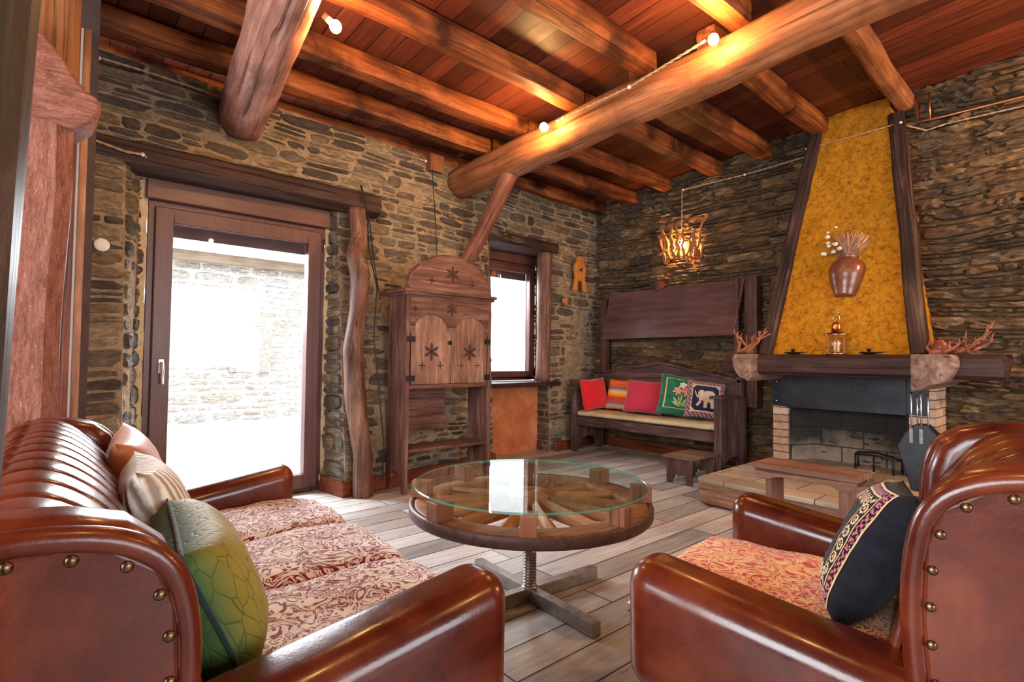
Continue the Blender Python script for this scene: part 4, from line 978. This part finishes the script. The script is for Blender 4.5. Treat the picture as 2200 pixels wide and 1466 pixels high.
bn = thing('small_bench', 'narrow reddish wooden bench standing before the hearth', 'bench', (3.32, 1.2, 0))
NB = wood('small_bench', [(.16, .07, .045), (.28, .14, .095), (.42, .25, .19)], 'Y', .5); NBZ = wood('small_bench', [(.12, .05, .035), (.22, .105, .07), (.34, .19, .14)], 'Z', .5)
b0, b1, a0, a1, ht = .925, 1.475, 3.20, 3.435, .452
mb = MB(); mb.bb(a0, a1, b0, b1, ht-.032, ht); obj('seat', mb, NB, bn, bevel=.005)
pr = [(b0+.01, ht-.032), (b0+.01, ht-.05), (b0+.025, ht-.075), (b0+.06, ht-.09), (b0+.095, ht-.085), (b0+.115, ht-.075), (b0+.16, ht-.065)]
poly = pr+[(b0+b1-y, z) for y, z in pr[::-1]]
for x in (a0+.012, a1-.03):
    mb = MB(); mb.prism(poly, lambda a, b, t: V((t, a, b)), x, x+.02); obj('apron', mb, NB, bn, bevel=.003)
for y in (b0+.065, b1-.10):
    mid_ = (a0+a1)/2
    poly = [(a0+.03, 0), (a0+.095, 0), (mid_, .16), (a1-.095, 0), (a1-.03, 0), (a1-.034, ht-.032), (a0+.034, ht-.032)]
    mb = MB(); mb.prism(poly, lambda a, b, t: V((a, t, b)), y, y+.036); obj('leg', mb, NBZ, bn, bevel=.003)

# ------------------------------------------------------------------ club sofa and armchair
BROC = swirl('brocade', (.74, .72, .71), (.20, .004, .034), (.26, .09, .09), 13, lines=5.0)
BROC_LIT = swirl('brocade_lamplit', (.74, .47, .20), (.46, .010, .022), (.66, .17, .04), 12, lines=5.0)  # same brocade with warm lamplight put into its colours
def club_seat(root, Wd, ncush, fab, nail_gap, npleat, dzw, dzb, AL=.55):
    Wm = WORLD[root.name]; hw = Wd/2
    def ob(name, mb, mat, parent=root, **k):
        return obj(name, mb, mat, parent, M=Wm, **k)
    slope = .153
    for s in (1, -1):
        mb = MB(); mb.bb(-.16, AL, s*hw-.078, s*hw+.078, .285, .585)
        o = ob('arm', mb, LEATHER, bevel=.060, seg=8)
        for v in o.data.vertices:
            dz = -slope*(AL-.03-v.co.x); v.co.z += dz if v.co.z > .40 else dz*.35
            if v.co.z > .33: v.co.y += .012*sin(pi*min(1, max(0, (v.co.z-.3)/.3)))*(1 if v.co.y > s*hw else -1)
        mb = MB(); mb.bb(-.30, AL-.035, s*hw-.062, s*hw+.062, .0, .32); ob('arm_base', mb, LEATHER, bevel=.012, seg=3)
        # wing: padded inner side and a flat outer panel with a rolled edge and nails
        mb = MB()
        wp = [(-.02, .34), (.005, .45), (.012, .60), (.006, .72), (-.02, .80), (-.07, .845), (-.14, .865), (-.21, .87), (-.28, .845), (-.315, .77), (-.32, .34)]
        wp = [(a, b+dzw*max(0, min(1, (b-.5)/.25))) for a, b in wp]
        mb.prism(wp, lambda a, b, t: V((a, t, b)), s*(hw-.085), s*(hw+.05)); ob('wing', mb, LEATHER, bevel=.045, seg=6, ang=50)
        op = [(-.045, .05), (-.04, .34), (-.015, .45), (-.005, .60), (-.010, .72), (-.035, .785), (-.085, .82), (-.15, .835), (-.25, .83), (-.31, .77), (-.31, .05)]
        op = [(a, b+dzw*max(0, min(1, (b-.5)/.25))) for a, b in op]
        mb = MB(); mb.prism(op, lambda a, b, t: V((a, t, b)), s*(hw+.03), s*(hw+.068)); pnl = ob('outer_panel', mb, LEATHER, bevel=.008, seg=2)
        mb = MB(); ed = [(-.10, .26), (-.035, .35), (-.006, .46), (.006, .60), (-.002, .715), (-.028, .785), (-.08, .825), (-.15, .842), (-.22, .842), (-.28, .81), (-.31, .74)]
        ed = [(a, b+dzw*max(0, min(1, (b-.5)/.25))) for a, b in ed]
        pts = []
        for i in range(len(ed)-1):
            for k in range(4):
                f = k/4; p = [ed[max(i-1, 0)], ed[i], ed[i+1], ed[min(i+2, len(ed)-1)]]
                pts.append(tuple(.5*((2*p[1][j])+(-p[0][j]+p[2][j])*f+(2*p[0][j]-5*p[1][j]+4*p[2][j]-p[3][j])*f*f+(-p[0][j]+3*p[1][j]-3*p[2][j]+p[3][j])*f**3) for j in (0, 1)))
        pts.append(ed[-1])
        mb.tube([(a, s*(hw+.055), b) for a, b in pts], .019, 12); ob('rolled_edge', mb, LEATHER, pnl)
        inn = []
        for (a0, b0), (a1, b1) in zip(pts[5:34], pts[6:35]):
            t = V((a1-a0, b1-b0)).normalized(); inn.append((a0-t.y*.024, b0+t.x*.024))
        L = [(V((a, 0, b))) for a, b in inn]; acc = []
        for p, q in zip(L, L[1:]):
            n = 12
            for i in range(n): acc.append(p+(q-p)*i/n)
        dist = nail_gap
        for p, q in zip(acc, acc[1:]):
            dist += (q-p).length
            if dist >= nail_gap: dist = 0; mb = MB(); mb.sphere((q.x, s*(hw+.069), q.z), .0085, 10, 6, (1, .7, 1)); ob('brass_nail', mb, BRASS, pnl)
    prof = [(.10, .34), (.055, .46), (.02, .60), (-.03, .72), (-.09, .815), (-.165, .868), (-.235, .868), (-.295, .82), (-.318, .70), (-.32, .40), (-.32, .02)]
    prof = [(a, b+dzb*max(0, min(1, (b-.5)/.3))) for a, b in prof]
    def pr(t):
        x = t*(len(prof)-1); i = min(int(x), len(prof)-2); f = x-i; p = [prof[max(i-1, 0)], prof[i], prof[i+1], prof[min(i+2, len(prof)-1)]]
        return [.5*((2*p[1][j])+(-p[0][j]+p[2][j])*f+(2*p[0][j]-5*p[1][j]+4*p[2][j]-p[3][j])*f*f+(-p[0][j]+3*p[1][j]-3*p[2][j]+p[3][j])*f**3) for j in (0, 1)]
    iw = hw-.03
    def back(u, v):
        a, b = pr(v); a2, b2 = pr(min(1, v+.01)); a1, b1 = pr(max(0, v-.01)); t = V((a2-a1, b2-b1)); n = V((-t.y, t.x)).normalized()
        n = -n if n.x*1+n.y < 0 and v < .6 else n
        y = -iw+2*iw*u; gr = (1-abs(sin(pi*npleat*u)))**7; fade = max(0, min(1, (.66-v)*9))*min(1, .25+v*3)
        puff = .005*abs(sin(pi*npleat*u))*fade
        q = puff-.017*gr*fade
        return V((a+n.x*q, y, b+n.y*q))
    mb = MB(); mb.grid(back, npleat*20, 46); ob('backrest', mb, LEATHER)
    mb = MB(); mb.bb(-.30, .53, -hw+.05, hw-.05, .0, .33); ob('seat_base', mb, LEATHER, bevel=.02, seg=3)
    cw = (2*hw-.16)/ncush
    for k in range(ncush):
        y0 = -hw+.08+cw*k; mb = MB()
        for s in (1, -1):
            def f(a, b):
                u, v = a*2-1, b*2-1; e = max(0, 1-abs(u)**5)*max(0, 1-abs(v)**5)
                x = .04+(AL+.08-.04)/2*(1+u*(1-.03*v*v)); y = y0+cw/2+v*cw/2*(1-.02*u*u)
                return V((x, y, .385+s*(.012+.058*e**.38)+(.012*fbm((u*1.2+k*3, v*1.2, k)) if s > 0 else 0)+.012*(u+1)*.5))
            mb.grid(f, 24, 20, flip=(s < 0))
        ob('seat_cushion', mb, fab, smooth=True)
sofa = thing('sofa', 'brown leather three-seat sofa with brocade seat cushions along the left side', 'sofa', (.204, 1.7175, 0), radians(-2))
club_seat(sofa, 1.46, 3, BROC, .064, 11, -.040, -.050, .62)
arm = thing('armchair', 'brown leather armchair with brocade seat and nailed wing panels, facing the table', 'armchair', (1.603, .325, 0), radians(100))
club_seat(arm, .79, 1, BROC_LIT, .062, 6, .022, .0)
GRN, nt, bs = new_mat('quilted_green_silk')
v = coords(nt, (1, 1, 1), False); tc = N(nt, 'ShaderNodeTexCoord'); sp = N(nt, 'ShaderNodeSeparateXYZ'); nt.links.new(tc.outputs['Object'], sp.inputs[0])
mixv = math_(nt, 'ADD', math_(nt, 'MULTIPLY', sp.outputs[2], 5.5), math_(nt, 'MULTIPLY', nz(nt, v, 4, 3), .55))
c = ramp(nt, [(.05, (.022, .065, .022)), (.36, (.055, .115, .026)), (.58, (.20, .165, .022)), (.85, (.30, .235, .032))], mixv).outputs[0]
vo = N(nt, 'ShaderNodeTexVoronoi', feature='DISTANCE_TO_EDGE'); vo.inputs['Scale'].default_value = 30
mp = N(nt, 'ShaderNodeMapping'); mp.inputs['Scale'].default_value = (1.7, .55, 1); nt.links.new(v, mp.inputs[0]); nt.links.new(mp.outputs[0], vo.inputs['Vector'])
ln_ = ramp(nt, [(.010, (1, 1, 1)), (.035, (0, 0, 0))], vo.outputs[0]).outputs[0]
c = mixc(nt, math_(nt, 'MULTIPLY', ln_, .75), c, (.05, .06, .012)); nt.links.new(c, bs.inputs['Base Color']); setp(bs, rough=.6, spec=.25, sheen=.1)
bump(nt, bs, ramp(nt, [(0, (0, 0, 0)), (.08, (1, 1, 1))], vo.outputs[0]).outputs[0], .3, .004)
Mg = place((.335, 1.30, .445), 97, 24, 3)
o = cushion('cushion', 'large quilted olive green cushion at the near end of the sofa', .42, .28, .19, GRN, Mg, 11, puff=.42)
mb = MB(); pts = []
for i in range(81):
    a = 2*pi*i/80; u, v = cos(a), sin(a); r = 1/((abs(u)**12+abs(v)**12)**(1/12)); u, v = u*r, v*r
    pts.append((u*.21*(1-.07*(1-v*v)*abs(u)), v*.14*(1-.07*(1-u*u)*abs(v))+.14, 0))
mb.tube(pts[:-1], .005, 6, closed=True); obj('piping', mb, fabric('dark_teal_piping', (.012, .03, .035)), o, M=Mg)
GREY, nt, bs = new_mat('crinkled_grey_stripe')
v = coords(nt, (1, 1, 1), False); wv = N(nt, 'ShaderNodeTexWave'); wv.bands_direction = 'X'; wv.inputs['Scale'].default_value = 11; wv.inputs['Distortion'].default_value = 3; wv.inputs['Detail'].default_value = 3; nt.links.new(v, wv.inputs['Vector'])
c = ramp(nt, [(.1, (.30, .24, .19)), (.5, (.62, .56, .48)), (1, (.78, .74, .68))], wv.outputs[1]).outputs[0]; nt.links.new(c, bs.inputs['Base Color']); setp(bs, rough=.6); bump(nt, bs, wv.outputs[1], .6, .01)
cushion('cushion', 'crinkled pale grey cushion behind the green one on the sofa', .50, .35, .15, GREY, place((.33, 1.70, .445), 95, 22, -3), 12)
cushion('cushion', 'orange brown satin cushion at the far end of the sofa', .36, .37, .14, fabric('orange_satin', (.42, .13, .045), .3, 6, .45), place((.34, 2.20, .445), 100, 20, 5), 13)
Mb = place((1.545, .50, .435), -14, 27, 6)
bk = cushion('cushion', 'black cushion with ornamental gold and pink border leaning in the armchair', .40, .35, .15, fabric('black_velvet', (.010, .010, .016), .4, 30, sheen=.05), Mb, 14)
def scroll(lo, hi, f):   # a row of medallions in the border between lo and hi
    def t(u, v):
        m_ = max(abs(u), abs(v))
        if not lo < m_ < hi: return False
        w_ = v if abs(u) > abs(v) else u; c_ = (lo+hi)/2; ph = ((w_*f) % 1)-.5; q = (m_-c_)/(hi-lo)
        r = sqrt(ph*ph+q*q); return .26 < r < .44 or r < .12
    return t
obj('gold_border', stitch(anyof(scroll(.50, .72, 5), ring(.47, .49), ring(.735, .755), ring(.87, .885)), .40, .35, .15, 14, .0045), fabric('gold_thread', (.56, .40, .20)), bk, M=Mb)
obj('pink_border', stitch(scroll(.765, .865, 10), .40, .35, .15, 14, .0045), fabric('pink_border_thread', (.42, .10, .14)), bk, M=Mb)

# ------------------------------------------------------------------ lamps, cords and small things
BULB = emit('bulb_glow', (1.0, .53, .17), 720.0)
BULB3 = emit('wall_wash_glow', (1.0, .55, .20), 3000.0)  # strong glow for the added bulb that washes the right wall
BULB2 = emit('small_bulb_glow', (1.0, .47, .12), 520.0)
SOCK = plain('bulb_socket', (.55, .42, .30), .5)
def light_bulb(p, d, label, mat=BULB, r=.030):
    t = thing('light_bulb', label, 'bulb', p)
    mb = MB(); mb.sphere(p, r, 16, 10, (1, 1, 1.1)); obj('glass_globe', mb, mat, t)
    d = V(d).normalized(); mb = MB(); mb.cyl(V(p)+d*r*.85, V(p)+d*(r+.045), .018, 12, .015); obj('lamp_socket', mb, SOCK, t)
light_bulb((1.12, 2.70, 2.772), (-.8, .1, .5), 'glowing bulb beside the scarred round beam')
light_bulb((2.90, 1.556, 2.918), (1, .2, .3), 'glowing bulb high on the long beam where the cord starts')
light_bulb((2.85, 2.907, 2.817), (1, .1, .3), 'glowing bulb on the long beam above the cabinet')
light_bulb((1.9, -.55, 2.75), (0, 0, 1), 'glowing bulb hanging behind the armchair, out of view')
light_bulb((4.75, -.6, 2.45), (1, 0, .3), 'added unseen wall bulb warming the stones right of the fireplace', BULB3)  # unseen bulb added to give the right wall a warm wash
light_bulb((.55, .2, 2.80), (0, 0, 1), 'glowing bulb hanging near the foreground post, out of view')
def cord(label, pts, r=.006, mat=CORD, sag=0, knots=(), twist=True, name='rope_cord'):
    P = []
    for p, q in zip(pts, pts[1:]):
        p, q = V(p), V(q); n = max(2, int((q-p).length/.02))
        for i in range(n): f = i/n; P.append(p+(q-p)*f+V((0, 0, -sag*4*f*(1-f))))
    P.append(V(pts[-1])); mb = MB()
    if twist:
        for ph in (0, pi):
            Q = []
            for i, p in enumerate(P):
                t = (P[min(i+1, len(P)-1)]-P[max(i-1, 0)]).normalized(); a = V((0, 0, 1)) if abs(t.z) < .9 else V((1, 0, 0)); u = t.cross(a).normalized(); w_ = t.cross(u)
                Q.append(p+(u*cos(i*1.25+ph)+w_*sin(i*1.25+ph))*r*.55)
            mb.tube(Q, r*.62, 6)
    else: mb.tube(P, r, 6)
    o = tag(obj(name, mb, mat), label, 'cord')
    if knots:
        k = MB()
        for q in knots: k.sphere(q, .013, 8, 6)
        obj('porcelain_knob', k, WHITE, o)
    return o
cord('twisted cord sagging along the long beam between two bulbs', [(2.925, 1.62, 2.95), (2.90, 2.15, 2.86), (2.90, 2.82, 2.845)], .008, knots=[(2.90, 2.15, 2.86), (2.90, 2.75, 2.85)])
cord('twisted cord under the wall joist left of the scarred beam', [(.18, 3.98, 2.80), (.50, 4.05, 2.83), (.98, 4.12, 2.835)], .007, knots=[(.22, 3.99, 2.80), (.96, 4.12, 2.835)])
cord('twisted cord along the wall joist between the two round beams', [(1.15, 4.20, 2.845), (1.9, 4.23, 2.85), (2.66, 4.24, 2.86)], .007, knots=[(1.95, 4.23, 2.85), (2.64, 4.24, 2.86)])
cord('twisted cord hanging down the left corner to the round wall disc', [(.185, 3.98, 2.78), (.20, 3.90, 2.30), (.20, 3.86, 1.78), (.215, 3.86, 1.70), (.235, 3.86, 1.68)], .006, knots=[(.20, 3.90, 2.28)])
cord('short pale cord drooping over the left end of the door lintel', [(.20, 3.93, 2.29), (.36, 3.95, 2.265), (.46, 3.97, 2.275), (.52, 4.10, 2.225)], .007, knots=[(.45, 3.97, 2.275)])
cord('twisted cord running from the chimney to the twig lamp', [(5.27, 1.87, 2.94), (5.28, 2.5, 2.92), (5.28, 3.20, 2.925), (5.28, 3.205, 2.47)], .007, knots=[(5.28, 3.19, 2.925), (5.28, 2.5, 2.92)])
cord('twisted cord stretched across the top of the yellow chimney', [(5.12, 1.86, 2.955), (5.10, 1.5, 2.95), (5.12, 1.16, 2.965)], .006, knots=[(5.12, 1.86, 2.955), (5.12, 1.16, 2.965)])
cord('twisted cord along the stone wall right of the chimney', [(5.20, 1.14, 2.96), (5.26, 1.02, 2.90), (5.29, .9, 2.925), (5.29, .1, 2.905)], .006)
cord('thin cord hanging down the wall from the small timber block', [(2.70, 4.22, 2.77), (2.69, 4.14, 2.3), (2.69, 4.08, 1.75)], .004, BLACK_IRON, twist=False)
cord('black cables hanging beside the crooked post', [(1.90, 4.02, 2.42), (1.95, 3.99, 2.2), (1.945, 3.94, 1.9), (2.0, 3.90, 1.6), (1.96, 3.86, 1.2), (1.99, 3.82, .8), (2.02, 3.78, .4), (2.01, 3.77, .1)], .005, BLACK_IRON, twist=False, name='black_cable')
cord('black cables hanging beside the crooked post', [(1.91, 4.02, 2.42), (1.975, 3.99, 2.1), (1.99, 3.94, 1.8), (2.03, 3.90, 1.5)], .005, BLACK_IRON, twist=False, name='black_cable')
for o in [q for q in C.objects if q.name.startswith('black_cable')]: o['group'] = 'black cables by the post'
PIPE = plain('copper_pipe', (.45, .20, .09), .35, .9)
mb = MB(); mb.tube([(5.27, 1.08, 3.2), (5.27, 1.08, 2.985), (5.27, .9, 2.98), (5.27, -.5, 2.96)], .011, 10); mb.tube([(5.27, 1.0, 3.2), (5.27, 1.0, 2.985)], .009, 8)
tag(obj('copper_pipe', mb, PIPE), 'copper pipe running along the stone wall right of the chimney top', 'pipe')
mb = MB(); mb.lathe([(0, 0), (.036, 0), (.038, .006), (.034, .014), (.02, .018), (0, .018)], (.258, 3.865, 1.672), 24, R=Matrix.Rotation(radians(90), 3, 'X'))
tag(obj('wall_disc', mb, WHITE, smooth=False), 'round white disc on the dark stone left of the door', 'switch')
# twig lamp
tl = thing('twig_lamp', 'basket shaped wall lamp of crooked twigs glowing above the settle panel', 'lamp', (5.33, 3.2, 2.3))
TW = plain('twig_bark', (.34, .13, .055), .65, bs_=.6, scale=40, var=.4)
R = rnd(12)
for i in range(14):
    a = pi*(i+.5)/14+R.uniform(-.07, .07); ra, rb = .275+R.uniform(-.03, .03), .19+R.uniform(-.03, .02); z0, z1 = 2.14+R.uniform(-.02, .03), 2.47+R.uniform(-.05, .06)
    a2 = a+R.uniform(-.22, .22)
    P = []
    for k in range(7):
        f = k/6; r = rb+(ra-rb)*f; aa = a+(a2-a)*f
        P.append((5.325-r*sin(aa)*.72+R.uniform(-.016, .016), 3.2+r*cos(aa)+R.uniform(-.018, .018), z0+(z1-z0)*f))
    mb = MB(); mb.tube(P, [R.uniform(.012, .021)*(1-.2*abs(k-3)/3) for k in range(7)], 7); obj('twig', mb, TW, tl)
mb = MB(); mb.tube([(5.325-.19*sin(pi*i/12)*.72, 3.2+.19*cos(pi*i/12), 2.155) for i in range(13)], .008, 6); mb.tube([(5.325-.27*sin(pi*i/12)*.72, 3.2+.27*cos(pi*i/12), 2.42) for i in range(13)], .007, 6); obj('hoop', mb, TW, tl)
mb = MB(); mb.sphere((5.24, 3.17, 2.30), .032, 14, 10, (1, 1, 1.2)); obj('bulb', mb, BULB2, tl); mb = MB(); mb.cyl((5.24, 3.17, 2.335), (5.24, 3.17, 2.40), .016, 12); obj('lamp_socket', mb, SOCK, tl)
# carved wooden ornament on the door wall
orn = [(-.035, .42), (.03, .425), (.06, .40), (.055, .36), (.085, .335), (.10, .28), (.085, .20), (.085, .14), (.125, 0), (.06, .005), (.02, .13), (-.03, .13), (-.06, 0), (-.125, .01), (-.085, .14), (-.085, .20), (-.105, .27), (-.09, .335), (-.055, .36), (-.06, .40)]
mb = MB(); mb.prism(orn, lambda a, b, t: V((4.875+a, t, 1.86+b)), 4.315, 4.345)
o = tag(obj('wooden_ornament', mb, wood('ornament', [(.38, .13, .03), (.58, .22, .05), (.68, .30, .09)], 'Z', .4), bevel=.004), 'carved orange wooden figure with two legs hung on the wall near the corner', 'ornament')
mb = MB(); mb.bb(4.868, 4.876, 4.306, 4.316, 1.84, 1.98); obj('metal_pin', mb, STEEL, o)
mb = MB(); mb.prism([(-.02, .24), (.03, .25), (.035, .29), (-.015, .27)], lambda a, b, t: V((4.875+a, t, 1.86+b)), 4.312, 4.316); obj('carved_notch', mb, DKC, o)
mb = MB(); mb.lathe([(0, 0), (.045, 0), (.043, .03), (0, .033)], (4.62, 4.34, 1.73), 20, R=Matrix.Rotation(radians(90), 3, 'X'))
tag(obj('wooden_plug', mb, wood('plug', OAK, 'Y')), 'round wooden plug set in the stones right of the window', 'plug')

# ------------------------------------------------------------------ outside
mb = MB(); mb.bb(-12, 18, 4.9, 30, -.3, -.12); struct('ground_outside', mb, plain('sunlit_paving', (.75, .73, .70), .9))
ob_ = thing('stone_outbuilding', 'sunlit stone outbuilding with low slate roof seen through the door', 'building', (2.2, 10.5, -.1))
OW = stone_mats('outbuilding', [(.80, .76, .70), (.85, .83, .80), (.85, .83, .80), (.72, .64, .55), (.85, .83, .80)], (.84, .83, .81), .5, .05)
mb = MB(); fo = flat((1.35, 10.5, -.12), (1, 0, 0), (0, -1, 0)); stone_patch(mb, fo, 4.2, 2.9, 77, hr=(.10, .22), lr=(.25, .7), depth=.03, gap=.03)
mortar(mb, fo, 4.2, 2.9); mb.bb(1.35, 5.55, 10.52, 10.8, -.12, 2.78, 1); obj('wall', mb, OW, ob_)
mb = MB(); mb.bb(1.2, 5.6, 10.2, 10.36, 2.62, 2.78); obj('eave_beam', mb, wood('eave', [(.20, .13, .09), (.34, .25, .18), (.46, .36, .28)], 'X', .8), ob_)
mb = MB(); mb.add([(1.0, 10.0, 2.80), (5.7, 10.0, 2.80), (5.7, 12.5, 3.5), (1.0, 12.5, 3.5), (1.0, 10.0, 2.86), (5.7, 10.0, 2.86), (5.7, 12.5, 3.56), (1.0, 12.5, 3.56)], [(0, 1, 2, 3), (4, 5, 6, 7), (0, 1, 5, 4), (1, 2, 6, 5), (2, 3, 7, 6), (3, 0, 4, 7)]); obj('slate_roof', mb, plain('pale_slate', (.62, .60, .58), .8), ob_)
mb = MB(); mb.bb(2.55, 3.25, 10.44, 10.5, .75, 1.55); obj('window_opening', mb, plain('dark_opening', (.42, .38, .34), .8), ob_)
